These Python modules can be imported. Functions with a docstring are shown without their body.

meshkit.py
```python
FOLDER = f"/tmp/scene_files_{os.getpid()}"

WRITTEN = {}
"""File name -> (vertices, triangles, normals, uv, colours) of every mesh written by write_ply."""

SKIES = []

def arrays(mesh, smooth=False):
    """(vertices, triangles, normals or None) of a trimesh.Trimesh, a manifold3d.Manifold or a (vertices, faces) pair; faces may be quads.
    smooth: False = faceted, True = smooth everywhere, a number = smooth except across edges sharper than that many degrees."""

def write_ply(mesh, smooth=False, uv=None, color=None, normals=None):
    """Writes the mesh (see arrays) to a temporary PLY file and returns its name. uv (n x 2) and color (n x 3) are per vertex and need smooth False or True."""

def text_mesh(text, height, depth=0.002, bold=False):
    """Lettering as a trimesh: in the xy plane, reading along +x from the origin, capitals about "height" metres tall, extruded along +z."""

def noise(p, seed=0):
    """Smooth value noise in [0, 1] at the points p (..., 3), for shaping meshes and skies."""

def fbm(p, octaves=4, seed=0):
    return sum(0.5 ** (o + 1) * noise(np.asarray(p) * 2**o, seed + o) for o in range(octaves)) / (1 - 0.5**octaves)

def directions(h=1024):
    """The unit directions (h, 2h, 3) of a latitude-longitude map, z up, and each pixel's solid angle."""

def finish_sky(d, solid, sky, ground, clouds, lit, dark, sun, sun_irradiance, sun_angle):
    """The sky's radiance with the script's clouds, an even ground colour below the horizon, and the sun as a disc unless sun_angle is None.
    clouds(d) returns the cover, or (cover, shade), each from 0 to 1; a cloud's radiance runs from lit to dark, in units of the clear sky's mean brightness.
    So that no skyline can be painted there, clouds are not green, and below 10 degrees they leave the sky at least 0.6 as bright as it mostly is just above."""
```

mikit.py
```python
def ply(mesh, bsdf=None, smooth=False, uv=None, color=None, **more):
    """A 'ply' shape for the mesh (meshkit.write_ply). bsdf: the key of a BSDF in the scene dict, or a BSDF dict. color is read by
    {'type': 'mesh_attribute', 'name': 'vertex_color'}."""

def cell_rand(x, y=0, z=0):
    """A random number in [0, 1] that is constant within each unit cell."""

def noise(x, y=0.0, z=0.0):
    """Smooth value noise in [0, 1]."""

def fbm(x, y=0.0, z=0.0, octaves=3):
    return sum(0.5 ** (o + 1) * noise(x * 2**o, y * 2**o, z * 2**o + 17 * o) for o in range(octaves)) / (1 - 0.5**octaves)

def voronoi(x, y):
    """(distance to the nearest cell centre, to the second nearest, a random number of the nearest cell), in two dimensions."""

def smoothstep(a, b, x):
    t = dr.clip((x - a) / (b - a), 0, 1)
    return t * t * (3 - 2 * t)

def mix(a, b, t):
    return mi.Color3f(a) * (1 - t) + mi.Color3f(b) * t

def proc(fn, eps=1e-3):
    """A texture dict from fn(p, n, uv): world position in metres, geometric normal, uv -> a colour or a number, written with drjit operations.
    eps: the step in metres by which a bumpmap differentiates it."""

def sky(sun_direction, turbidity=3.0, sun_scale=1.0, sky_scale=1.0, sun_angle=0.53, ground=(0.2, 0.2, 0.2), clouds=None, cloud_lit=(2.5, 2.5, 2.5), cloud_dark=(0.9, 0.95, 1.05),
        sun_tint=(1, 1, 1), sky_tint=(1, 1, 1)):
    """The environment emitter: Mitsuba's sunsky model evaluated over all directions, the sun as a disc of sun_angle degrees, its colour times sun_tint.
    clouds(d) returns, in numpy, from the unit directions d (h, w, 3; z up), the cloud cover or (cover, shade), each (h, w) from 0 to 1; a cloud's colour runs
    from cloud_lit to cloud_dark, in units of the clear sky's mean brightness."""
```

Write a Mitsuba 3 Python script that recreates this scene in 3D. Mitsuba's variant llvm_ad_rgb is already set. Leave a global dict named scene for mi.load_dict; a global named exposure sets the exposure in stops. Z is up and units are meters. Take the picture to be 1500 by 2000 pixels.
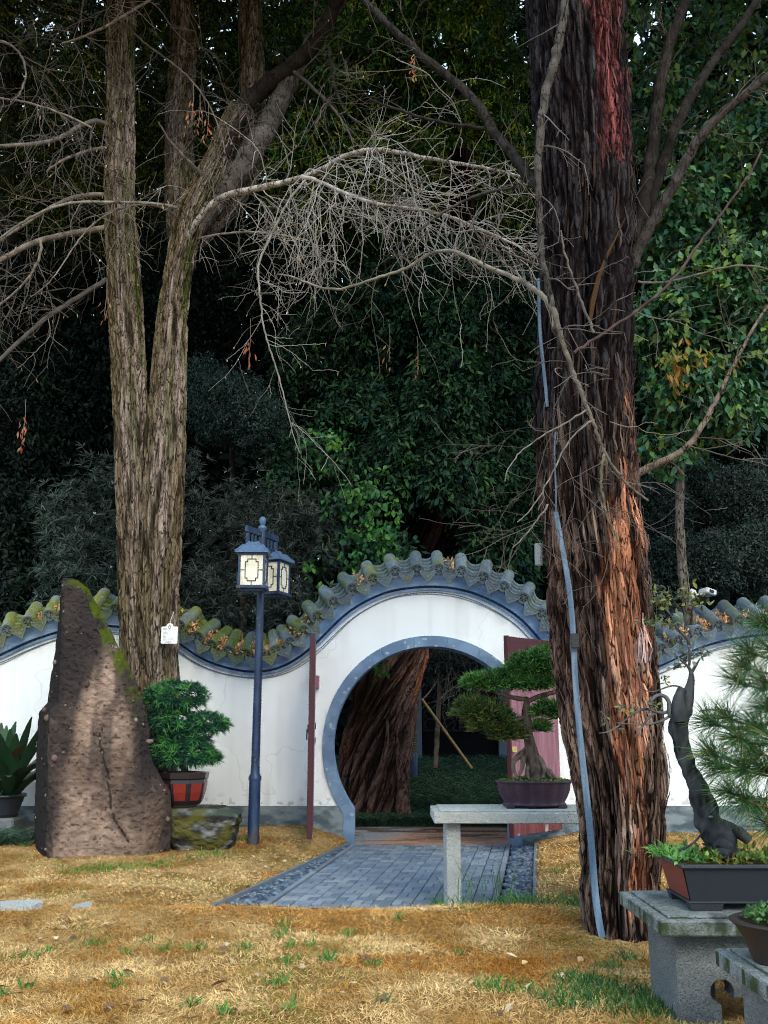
import math, numpy as np, trimesh, mitsuba as mi, drjit as dr, mikit, meshkit
from shapely.geometry import Polygon, Point, box as sbox
from shapely.ops import unary_union
from scipy.interpolate import CubicSpline, PchipInterpolator
T = mi.ScalarTransform4f
scene, labels = {}, {}
RNG = np.random.default_rng(7)

# ------------------------------------------------------------------ camera, sky, exposure
F, TH = 1800.0, math.atan(413 / 1800.0)
EYE = np.array([0, 0, 1.35])
CO, SI = math.cos(TH), math.sin(TH)
scene['camera'] = {'type': 'perspective', 'fov_axis': 'x', 'fov': 2 * math.degrees(math.atan(750 / F)),
                   'to_world': T().look_at(origin=EYE.tolist(), target=(EYE + [0, CO, SI]).tolist(), up=[0, 0, 1]),
                   'near_clip': 0.05, 'far_clip': 500.0}
scene['sky'] = mikit.sky([0.3, -0.8, 0.62], turbidity=3, sun_scale=0.3, sun_angle=30, clouds=lambda d: 1.0,
                         cloud_lit=(1.85, 2.42, 2.95), sun_tint=(0.88, 1.0, 1.1))
exposure = 2.85


def P(u, v, Y):
    """the point on the upright plane y = Y seen in the photograph at column u, row v"""
    u, v, Y = np.broadcast_arrays(np.asarray(u, float), np.asarray(v, float), np.asarray(Y, float))
    a, b = (u - 750) / F, (1000 - v) / F
    d = np.stack([a, CO - b * SI, SI + b * CO], -1)
    return EYE + d * (Y / d[..., 1])[..., None]


def YG(v, z=0.1): return (1.35 - z) / math.tan(math.atan((v - 1000) / F) - TH)   # depth at which level z lies on row v


def mpp(v, Y):
    return Y / (CO - (1000 - v) / F * SI) / F


# ------------------------------------------------------------------ materials
def vc(): return {'type': 'mesh_attribute', 'name': 'vertex_color'}
def two(b): return {'type': 'twosided', 'b': b}
def pr(col, rough=0.6, spec=0.4, **k):
    return two({'type': 'principled', 'base_color': col, 'roughness': rough, 'specular': spec, **k})
def rgb(*c): return {'type': 'rgb', 'value': list(c)}
def proc(fn, eps=1e-3): return mikit.proc(fn, eps)
def bump(tex, scale, b): return two({'type': 'bumpmap', 'arbitrary': tex, 'scale': scale, 'b': b})


scene['m_leaf'] = pr(vc(), 0.5, 0.25)
scene['m_shade_leaf'] = pr(vc(), 0.55, 0.1)
scene['m_matte'] = two({'type': 'diffuse', 'reflectance': vc()})
scene['m_semi'] = pr(vc(), 0.5, 0.4)
scene['m_gloss'] = pr(vc(), 0.28, 0.5)
nz, fb, ss, mx = mikit.noise, mikit.fbm, mikit.smoothstep, mikit.mix


def f_plaster(p, n, uv):
    run = ss(.55, .8, fb(p.x * 5 + 3, p.y, p.z * 0.35, 3)) * .12 + ss(.985, .996, 1 - dr.abs(fb(p.x * 1.3, p.y, p.z * 1.3, 4) - .5) * 2) * .35
    big = fb(p.x * 0.9, p.y, p.z * 0.6, 3)
    streak = fb(p.x * 9, p.y, p.z * 0.8, 3)
    low = ss(1.15, 0.3, p.z)
    dirt = ss(0.5, 0.8, streak) * (0.2 + 0.6 * low) + 0.2 * ss(0.45, 0.8, big) * (0.3 + low)
    spots = ss(0.74, 0.82, nz(p.x * 22, p.y, p.z * 22)) * ss(0.62, 0.4, p.z) * 0.6
    c = mx((0.83, 0.86, 0.9), (0.56, 0.57, 0.52), dr.clip(dirt + run, 0, 1))
    return mx(c, (0.3, 0.3, 0.26), spots)
scene['m_plaster'] = pr(proc(f_plaster), 0.75, 0.2)


def f_eave(p, n, uv):
    w = fb(p.x * 3.2, p.y * 8, p.z * 3.2, 3)
    s = fb(p.x * 16, p.y * 20, p.z * 16, 2)
    c = mx((0.12, 0.23, 0.43), (0.28, 0.43, 0.66), ss(0.3, 0.72, w))
    return mx(c, (0.38, 0.46, 0.55), ss(0.62, 0.8, s) * 0.5)
scene['m_eave'] = pr(proc(f_eave), 0.6, 0.35)


def f_ring(p, n, uv):
    w = fb(p.x * 5, p.y * 6, p.z * 5, 3)
    c = mx((0.11, 0.175, 0.29), (0.18, 0.27, 0.4), ss(0.3, 0.75, w))
    return mx(c, (0.5, 0.55, 0.6), ss(0.76, 0.82, nz(p.x * 24, p.y * 24, p.z * 24)) * 0.5)
scene['m_ring'] = pr(proc(f_ring), 0.65, 0.3)


def f_plinth(p, n, uv):
    w = fb(p.x * 6, p.y * 6, p.z * 10, 4)
    c = mx((0.08, 0.11, 0.13), (0.22, 0.26, 0.29), ss(0.35, 0.66, w))
    return mx(c, (0.08, 0.09, 0.08), ss(0.12, 0.0, p.z) * 0.7)
scene['m_plinth'] = bump(proc(lambda p, n, uv: fb(p.x * 30, p.y * 30, p.z * 30, 3)), 0.01,
                         {'type': 'diffuse', 'reflectance': proc(f_plinth)})


def f_granite(p, n, uv):
    a = nz(p.x * 210, p.y * 210, p.z * 210); b = nz(p.x * 150 + 7, p.y * 150, p.z * 150)
    c = mx((0.42, 0.43, 0.42), (0.2, 0.21, 0.22), ss(0.55, 0.72, a))
    c = mx(c, (0.58, 0.59, 0.58), ss(0.62, 0.75, b) * 0.8)
    return c * (0.75 + 0.5 * fb(p.x * 4, p.y * 4, p.z * 4, 3))
scene['m_granite'] = bump(proc(lambda p, n, uv: nz(p.x * 120, p.y * 120, p.z * 120)), 0.002,
                          {'type': 'diffuse', 'reflectance': proc(f_granite)})


def f_granmoss(p, n, uv):
    g = f_granite(p, n, uv) * mi.Color3f(0.5, 0.53, 0.56)
    side = 1 - dr.abs(n.z)
    st = fb(p.x * 26, p.y * 26, p.z * 7, 4)
    m = ss(0.34, 0.66, st) * (0.25 + 0.7 * side)
    g = mx(g, (0.03, 0.05, 0.014), m * 0.95)
    return mx(g, (0.03, 0.034, 0.034), ss(0.55, 0.75, fb(p.x * 7 + 3, p.y * 7, p.z * 7, 3)) * 0.7)
scene['m_grandark'] = two({'type': 'diffuse', 'reflectance': proc(lambda p, n, uv: f_granite(p, n, uv) * mi.Color3f(.36, .38, .4) * (.7 + .6 * fb(p.x * 9, p.y * 9, p.z * 9, 3)))})
scene['m_granmoss'] = bump(proc(lambda p, n, uv: fb(p.x * 60, p.y * 60, p.z * 60, 2)), 0.006,
                           {'type': 'diffuse', 'reflectance': proc(f_granmoss)})


def f_rock(p, n, uv):
    w = fb(p.x * 2.4, p.y * 2.4, p.z * 1.6, 4)
    f = fb(p.x * 22, p.y * 22, p.z * 22, 3)
    c = mx((0.14, 0.095, 0.075), (0.34, 0.235, 0.185), ss(0.32, 0.68, w))
    c = c * (0.45 + 1.1 * f)
    st = fb(p.x * 5 + 3, p.y * 5, p.z * 0.9, 3)
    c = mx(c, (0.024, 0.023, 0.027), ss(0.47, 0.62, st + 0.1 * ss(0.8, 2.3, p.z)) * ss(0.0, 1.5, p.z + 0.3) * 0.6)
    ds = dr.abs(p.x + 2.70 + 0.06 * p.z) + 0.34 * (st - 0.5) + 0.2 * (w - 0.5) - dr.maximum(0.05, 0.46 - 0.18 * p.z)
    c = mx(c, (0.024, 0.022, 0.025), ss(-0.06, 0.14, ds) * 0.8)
    c = mx(c, (0.03, 0.028, 0.028), ss(0.0, -0.35, n.x + 0.2) * ss(0.3, 0.5, f + 0.12) * 0.88)  # left-facing flank darkened, its shade put into the rock colour
    pe = nz(p.x * 38, p.y * 38, p.z * 38)
    c = c * (1 - 0.55 * ss(0.72, 0.85, pe))
    moss = ss(0.3, 0.62, n.z + 0.36 * n.x) * ss(0.36, 0.56, fb(p.x * 8, p.y * 8, p.z * 8, 3)) * ss(1.2, 2.1, p.z)
    return mx(c, (0.075, 0.1, 0.012), moss)
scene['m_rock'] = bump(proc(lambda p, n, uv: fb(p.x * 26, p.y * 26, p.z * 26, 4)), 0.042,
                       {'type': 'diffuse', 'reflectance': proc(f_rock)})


def f_boulder(p, n, uv):
    w = fb(p.x * 8, p.y * 8, p.z * 14, 4)
    c = mx((0.03, 0.03, 0.028), (0.2, 0.2, 0.19), ss(0.42, 0.72, w))
    m = fb(p.x * 6 + 5, p.y * 6, p.z * 6, 3)
    c = mx(c, (0.1, 0.09, 0.02), ss(0.45, 0.7, m) * 0.85)
    return mx(c, (0.09, 0.12, 0.1), ss(0.6, 0.9, n.z) * 0.6)
scene['m_boulder'] = bump(proc(lambda p, n, uv: fb(p.x * 24, p.y * 24, p.z * 34, 3)), 0.03,
                          {'type': 'diffuse', 'reflectance': proc(f_boulder)})


def f_court(p, n, uv):
    w = fb(p.x * 2.2, p.y * 3.0, 0, 3)
    c = mx((0.33, 0.2, 0.16), (0.24, 0.14, 0.1), ss(0.35, 0.65, w))
    grey = ss(0.35, -0.25, p.x - 0.55 * (p.y - 11.9) + 0.6 * (w - 0.5))
    c = mx(c, (0.2, 0.22, 0.25), grey)
    wet = ss(0.5, 0.58, fb(p.x * 1.6 + 4, p.y * 5, 0, 3)) * ss(11.3, 11.6, p.y)
    c = mx(c, (0.07, 0.04, 0.03), wet * 0.85)
    return c * (0.75 + 0.5 * fb(p.x * 22, p.y * 22, 0, 3))
scene['m_court'] = pr(proc(f_court), 0.55, 0.35)


def f_soil(p, n, uv):
    w = fb(p.x * 3, p.y * 3, 0, 3); f = fb(p.x * 30, p.y * 30, 0, 3)
    c = mx((0.22, 0.125, 0.045), (0.36, 0.24, 0.11), ss(0.35, 0.65, w)) * (0.45 + 1.1 * f)
    return mx(c, (0.018, 0.024, 0.012), ss(11.3, 12.6, p.y))
scene['m_soil'] = two({'type': 'diffuse', 'reflectance': proc(f_soil)})


def f_redwood(p, n, uv):
    g = fb(p.x * 30, p.y * 30, p.z * 2.5, 3)
    c = mx((0.1, 0.022, 0.026), (0.17, 0.05, 0.055), ss(0.3, 0.7, g))
    fade = ss(2.35, 1.75, p.z) * ss(0.22, 0.6, p.z)
    c = mx(c, (0.26, 0.12, 0.17), fade * (0.55 + 0.5 * ss(0.35, 0.65, g)))
    return mx(c, (0.4, 0.38, 0.38), ss(0.62, 0.7, nz(p.x * 16, p.y * 16, p.z * 7)) * ss(0.32, 0.16, p.z) * 0.9)
scene['m_redwood'] = pr(proc(f_redwood), 0.55, 0.35)
scene['m_reddark'] = pr(rgb(0.06, 0.012, 0.018), 0.5, 0.4)
scene['m_navy'] = pr(proc(lambda p, n, uv: mx(mx((0.009, 0.022, 0.065), (0.02, 0.045, 0.11), ss(.3, .7, fb(p.x * 12, p.y * 12, p.z * 5, 3))), (.1, .085, .07), ss(.72, .8, nz(p.x * 60, p.y * 60, p.z * 40)) * ss(.45, .6, fb(p.x * 5, p.y * 5, p.z * 5, 2)) + .6 * ss(.5, .1, p.z) * ss(.45, .7, fb(p.x * 20, p.y * 20, p.z * 8, 3)))), 0.42, 0.5)
scene['m_slate'] = pr(rgb(0.085, 0.15, 0.26), 0.45, 0.45)
scene['m_lampglass'] = pr(proc(lambda p, n, uv: mx((0.84, 0.8, 0.66), (0.66, 0.6, 0.46), ss(.4, .75, fb(p.x * 9, p.y * 9, p.z * 7, 3)))), 0.35, 0.4)
scene['m_black'] = pr(rgb(0.015, 0.016, 0.02), 0.5, 0.4)
scene['m_white'] = pr(rgb(0.8, 0.82, 0.82), 0.35, 0.4)
scene['m_greymetal'] = pr(rgb(0.2, 0.23, 0.25), 0.4, 0.4)


def f_pipe(p, n, uv):
    w = fb(p.x * 30, p.y * 30, p.z * 3, 3)
    return mx((0.055, 0.1, 0.17), (0.14, 0.2, 0.28), ss(0.35, 0.7, w)) * (1 + 0.9 * ss(0.7, 0.3, p.z) * w)
scene['m_pipe'] = pr(proc(f_pipe), 0.5, 0.4)


def f_crack(k, kz, w, sh=0.0):
    def fn(p, n, uv):
        x, y = p.x - sh * p.z, p.y
        wx = 0.8 * (fb(p.x * k * 0.3, p.y * k * 0.3, p.z * kz * 0.6, 2) - 0.5)
        a = dr.abs(fb(x * k + wx * 2, y * k + wx, p.z * kz, 3) - 0.5); b = dr.abs(fb(x * k * 2.1 + 9, y * k * 2.1, p.z * kz * 2.4 + wx, 2) - 0.5)
        return dr.clip(dr.maximum(1 - ss(0.0, w, a), 0.7 * (1 - ss(0.0, w, b))), 0, 1)
    return fn
def m_crack(k, kz, w, dark, sh=0.0, bs=0.01):
    t = proc(f_crack(k, kz, w, sh))
    return two({'type': 'blendbsdf', 'weight': t, 'a': {'type': 'diffuse', 'reflectance': vc()}, 'b': {'type': 'diffuse', 'reflectance': rgb(*dark)}})
scene['m_bark'] = m_crack(24, 4.5, 0.055, (0.014, 0.011, 0.009))
scene['m_shag'] = m_crack(34, 5.0, 0.075, (0.009, 0.006, 0.006))
scene['m_rope'] = m_crack(22, 3.0, 0.06, (0.014, 0.008, 0.008), 0.3)
VC = ('m_leaf', 'm_shade_leaf', 'm_matte', 'm_semi', 'm_gloss', 'm_bark', 'm_shag', 'm_rope')


# ------------------------------------------------------------------ mesh helpers
class MB:
    """collects vertices, triangles and vertex colours"""
    def __init__(s): s.v, s.f, s.c, s.n = [], [], [], 0
    def add(s, v, f, c=(0.5, 0.5, 0.5)):
        v = np.asarray(v, float).reshape(-1, 3); f = np.asarray(f, int)
        if f.shape[1] == 4: f = np.vstack([f[:, [0, 1, 2]], f[:, [0, 2, 3]]])
        s.v.append(v); s.f.append(f + s.n); s.n += len(v)
        s.c.append(np.broadcast_to(np.asarray(c, float), (len(v), 3)))
        return s
    def tm(s, m, c=(0.5, 0.5, 0.5)): return s.add(m.vertices, m.faces, c)
    def box(s, lo, hi, c=(0.5, 0.5, 0.5), bev=0.0, M=None):
        m = bbox(lo, hi, bev)
        v = m.vertices if M is None else m.vertices @ np.asarray(M)[:3, :3].T + np.asarray(M)[:3, 3]
        return s.add(v, m.faces, c)
    def tube(s, p, r, n=6, c=(0.5, 0.5, 0.5), cap=True): v, f, k = tube(p, r, n, cap); return s.add(v, f, c if np.ndim(c) == 1 else np.repeat(c, n, 0) if not cap else np.vstack([np.repeat(c, n, 0), c[:1], c[-1:]]))
    def get(s): return (np.vstack(s.v), np.vstack(s.f)), np.vstack(s.c)


def bbox(lo, hi, bev=0.0):
    lo, hi = np.asarray(lo, float), np.asarray(hi, float)
    if bev <= 0:
        return trimesh.creation.box(extents=hi - lo, transform=trimesh.transformations.translation_matrix((lo + hi) / 2))
    pts = []
    for sx in (0, 1):
        for sy in (0, 1):
            for sz in (0, 1):
                q = np.where([sx, sy, sz], hi, lo); d = np.where([sx, sy, sz], -1, 1) * bev
                for k in range(3):
                    e = d.copy(); e[k] = 0; pts.append(q + e)
    return trimesh.convex.convex_hull(np.array(pts))


def frames(p):
    p = np.asarray(p, float); t = np.gradient(p, axis=0); t /= np.linalg.norm(t, axis=1, keepdims=True) + 1e-12
    a = np.array([0, 0, 1.0]) if abs(t[0, 2]) < 0.9 else np.array([1.0, 0, 0])
    u = np.cross(a, t[0]); u /= np.linalg.norm(u); us = [u]
    for i in range(1, len(p)):
        u = us[-1] - t[i] * (us[-1] @ t[i]); us.append(u / (np.linalg.norm(u) + 1e-12))
    us = np.array(us); return t, us, np.cross(t, us)


def tube(p, r, n=6, cap=True):
    p = np.asarray(p, float); r = np.broadcast_to(np.asarray(r, float), (len(p),)); t, u, w = frames(p)
    a = np.arange(n) * 2 * np.pi / n
    v = (p[:, None] + r[:, None, None] * (np.cos(a)[None, :, None] * u[:, None] + np.sin(a)[None, :, None] * w[:, None])).reshape(-1, 3)
    f = gridf(len(p), n, True)
    if cap:
        k = len(v); v = np.vstack([v, p[:1], p[-1:]]); j = np.arange(n); e = (len(p) - 1) * n
        f = np.vstack([f, np.stack([(j + 1) % n, j, j * 0 + k], 1), np.stack([e + j, e + (j + 1) % n, j * 0 + k + 1], 1)])
    return v, f, len(v)


def gridf(a, b, wrap=False):
    i, j = np.meshgrid(np.arange(a - 1), np.arange(b if wrap else b - 1), indexing='ij'); i, j = i.ravel(), j.ravel(); k = (j + 1) % b
    q = np.stack([i * b + j, i * b + k, (i + 1) * b + k, (i + 1) * b + j], 1)
    return np.vstack([q[:, [0, 1, 2]], q[:, [0, 2, 3]]])


def lathe(prof, n=32, a0=0.0, sx=1.0, sy=1.0):
    prof = np.asarray(prof, float); a = a0 + np.arange(n) * 2 * np.pi / n
    v = np.stack([prof[:, 0, None] * np.cos(a) * sx, prof[:, 0, None] * np.sin(a) * sy, np.repeat(prof[:, 1, None], n, 1)], -1)
    return v.reshape(-1, 3), gridf(len(prof), n, True)


def spl(p, k):
    p = np.asarray(p, float); s = np.r_[0, np.cumsum(np.linalg.norm(np.diff(p, axis=0), axis=1))]
    return CubicSpline(s, p)(np.linspace(0, s[-1], k)) if len(p) > 2 else p[0] + (p[-1] - p[0]) * np.linspace(0, 1, k)[:, None]


def extr(poly, y0, y1):
    """polygon in x and z, extruded from y0 to y1"""
    m = trimesh.creation.extrude_polygon(poly, y1 - y0, engine='earcut')
    return (np.stack([m.vertices[:, 0], y0 + m.vertices[:, 2], m.vertices[:, 1]], 1), m.faces[:, ::-1])


_count = {}
def num(key):
    k = _count.get(key, 0); _count[key] = k + 1
    return key if k == 0 else f'{key}_{k:03d}'


def put(key, mesh, bsdf, smooth=False, parent=None, color=None, **tag):
    key = num(f'{parent}__{key}' if parent else key)
    if isinstance(mesh, MB): mesh, mc = mesh.get(); color = mc if color is None else color
    if bsdf in VC:
        nv = len(mesh[0]) if isinstance(mesh, tuple) else len(mesh.vertices)
        color = np.broadcast_to(np.asarray((0.5, 0.5, 0.5) if color is None else color, float), (nv, 3))
        scene[key] = mikit.ply(mesh, bsdf, smooth if smooth in (True, False) and smooth is not None else True, color=np.ascontiguousarray(color))
    else:
        scene[key] = mikit.ply(mesh, bsdf, smooth)
    if tag: labels[key] = tag
    return key


def thing(key, label, category, group=None):
    key = num(key); labels[key] = {'label': label, 'category': category}
    if group: labels[key]['group'] = group
    return key


def unit(a): return a / (np.linalg.norm(a, axis=-1, keepdims=True) + 1e-12)
def rnd(n, rng=RNG): return unit(rng.normal(size=(n, 3)))


def blades(base, d, L, W, col, bend=None, tipcol=None, rng=RNG):
    """narrow blades: a quad and a tip triangle each"""
    n = len(base); d = unit(d); L = np.broadcast_to(L, (n,))[:, None]; W = np.broadcast_to(W, (n,))[:, None]
    side = unit(np.cross(d, rnd(n, rng))) * W / 2
    bend = np.zeros((n, 3)) if bend is None else np.broadcast_to(bend, (n, 3))
    m = base + d * L * 0.55 + bend * L * 0.3; t = base + d * L + bend * L
    v = np.stack([base - side * 0.8, base + side * 0.8, m + side, m - side, t], 1).reshape(-1, 3)
    o = np.arange(n)[:, None] * 5
    f = np.vstack([o + [0, 1, 2], o + [0, 2, 3], o + [3, 2, 4]])
    col = np.broadcast_to(col, (n, 3)); tip = col if tipcol is None else np.broadcast_to(tipcol, (n, 3))
    return v, f, np.stack([col, col, col, col, tip], 1).reshape(-1, 3)


def leaves(base, d, nrm, L, W, col, fold=0.18, curl=0.12):
    """leaves with a midrib fold and a drooping tip: six vertices, four triangles"""
    n = len(base); d = unit(d); side = unit(np.cross(d, nrm)); up = np.cross(side, d)
    L = np.broadcast_to(L, (n,))[:, None]; W = np.broadcast_to(W, (n,))[:, None]
    a = base + d * L * 0.45 - up * L * 0.02
    e = up * W * fold
    v = np.stack([base, a - side * W / 2 + e, a, a + side * W / 2 + e, base + d * L - up * L * curl, base + d * L * 0.78 - side * W * 0.3 + e * 0.5 - up * L * curl * 0.5, base + d * L * 0.78 + side * W * 0.3 + e * 0.5 - up * L * curl * 0.5], 1).reshape(-1, 3)
    o = np.arange(n)[:, None] * 7
    f = np.vstack([o + [0, 2, 1], o + [0, 3, 2], o + [1, 2, 5], o + [2, 4, 5], o + [2, 3, 6], o + [2, 6, 4]])
    return v, f, np.repeat(np.broadcast_to(col, (n, 3)), 7, 0)


def colmix(n, cols, jit=0.25, rng=RNG, w=None):
    cols = np.asarray(cols, float); i = rng.choice(len(cols), n, p=w)
    return cols[i] * (1 + jit * rng.uniform(-1, 1, (n, 1)))


# ------------------------------------------------------------------ ground
YW = 11.1                                           # front face of the garden wall
def ledge(y): return -0.335 + (y - 11.1) * 0.157      # left edge of the pavers
def redge(y): return 1.42 + (y - 11.1) * 0.162
def gl(y): return ledge(y) - 0.05 - np.clip((11.1 - y) * 0.08, 0, 0.45)   # outer edges of the gravel
def gr(y): return redge(y) + 0.31


def height(x, y):
    x, y = np.asarray(x, float), np.asarray(y, float)
    n = meshkit.fbm(np.stack([x * 0.9, y * 0.9, x * 0], -1), 3, 3) - 0.5
    z = 0.08 + 0.10 * n
    corridor = ((x > gl(y) - 0.02) & (x < gr(y) + 0.02) & (y > 6.95) & (y < 11.6))
    z = np.where((y > 6.9) & (y < 11.3) & (x < gl(y)), z + 0.03 * np.clip((gl(y) - x) * 2, 0, 1) - 0.03, z)
    z = np.where((y > 6.9) & (y < 11.3) & (x > gr(y)), z - 0.03, z)
    dip = np.exp(-((y - 7.05) / 0.22) ** 2) * np.clip((-1.1 - x) * 2, 0, 1)
    z = z - 0.07 * dip + 0.1 * np.clip((y - 9.0) / 1.6, 0, 1) * (y < 11.3) * np.clip(np.maximum(gl(y) - x, x - gr(y)) * 2.0, 0, 1)
    crest = np.exp(-((y - 6.6) / 0.35) ** 2) * 0.04
    z = z + crest
    z = np.where(corridor, -0.06, z)
    bank = 0.0 + np.clip(y - 12.9, 0, 6) * 0.11 + np.clip(y - 19, 0, 60) * 0.02
    z = np.where(y > 11.25, np.where(y < 12.95, -0.06, bank + 0.06 * n), z)
    return z


gx = np.r_[-120, -60, -30, -16, -10, -7, np.arange(-5, 5.01, 0.05), 7, 10, 16, 30, 60, 120]
gy = np.r_[-60, -20, -6, 0, 1.5, np.arange(2.6, 13.6, 0.05), np.arange(13.6, 24, 0.4), 30, 40, 60, 90, 160]
X, Y = np.meshgrid(gx, gy)
put('ground', (np.stack([X, Y, height(X, Y)], -1).reshape(-1, 3), gridf(len(gy), len(gx))), 'm_soil', True,
    label='dry ground of the garden under the straw coloured lawn', category='ground', kind='structure')

# path of small grey blue pavers in basket weave, with edgings
ys = np.linspace(6.6, 11.12, 40)
pv = np.concatenate([np.stack([ledge(ys), ys, ys * 0 - 0.03], 1), np.stack([redge(ys), ys, ys * 0 - 0.03], 1)])
put('path', (pv, [[i, i + 1, 41 + i, 40 + i] for i in range(39)]), 'm_matte', color=(0.03, 0.035, 0.045),
    label='grey blue paver path leading to the moon gate', category='path', kind='structure')
rb = np.random.default_rng(3)
pav, rest = [], MB()
M_ = 0.16
nx = 11
for j in range(29):
    for i in range(nx):
        for k in (0, 1):
            if (i + j) % 2: x0, x1, y0, y1 = 0, 1, k / 2, k / 2 + 0.5
            else: x0, x1, y0, y1 = k / 2, k / 2 + 0.5, 0, 1
            g = 0.03
            def W_(a, b):
                y = 6.6 + (j + b) * M_
                l, r = ledge(y) + 0.026, redge(y) - 0.026
                return l + (r - l) * (i + a) / nx, y
            q = [W_(x0 + g, y0 + g), W_(x1 - g, y0 + g), W_(x1 - g, y1 - g), W_(x0 + g, y1 - g)]
            if max(p_[1] for p_ in q) > 11.12: continue
            z = rb.uniform(-0.004, 0.003)
            c0 = np.mean(q, 0); top = [c0 + (np.array(p_) - c0) * 0.95 for p_ in q]
            v = [(*p_, -0.03) for p_ in q] + [(*p_, z - 0.006) for p_ in q] + [(*p_, z) for p_ in top]
            f = [[0, 1, 5, 4], [1, 2, 6, 5], [2, 3, 7, 6], [3, 0, 4, 7], [4, 5, 9, 8], [5, 6, 10, 9], [6, 7, 11, 10], [7, 4, 8, 11], [8, 9, 10, 11]]
            tone = rb.uniform(0.85, 1.2); base = np.array([[0.135, 0.175, 0.235], [0.15, 0.19, 0.25], [0.115, 0.155, 0.21], [0.18, 0.215, 0.26]][rb.integers(4)])
            pav.append((c0[1], v, f, base * tone))
pav.sort(key=lambda a: a[0])
for i, (_, v, f, c) in enumerate(pav):
    if i < 300: put('paver', MB().add(v, f, c), 'm_semi', parent='path')
    else: rest.add(v, f, c)
put('paver_field', rest, 'm_semi', parent='path', kind='stuff')
for fn, s in ((ledge, -1), (redge, 1)):
    m = MB()
    for y0 in np.arange(6.6, 11.0, 0.5):
        a, b = fn(y0 + 0.004), fn(y0 + 0.496); w = 0.022
        q = [(a - w, y0 + 0.004), (a + w, y0 + 0.004), (b + w, y0 + 0.496), (b - w, y0 + 0.496)]
        m.add([(*p_, -0.05) for p_ in q] + [(*p_, 0.012) for p_ in q], [[0, 1, 5, 4], [1, 2, 6, 5], [2, 3, 7, 6], [3, 0, 4, 7], [4, 5, 6, 7]], np.array([0.15, 0.19, 0.24]) * rb.uniform(0.75, 1.2))
    put('edging', m, 'm_semi', parent='path')
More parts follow.
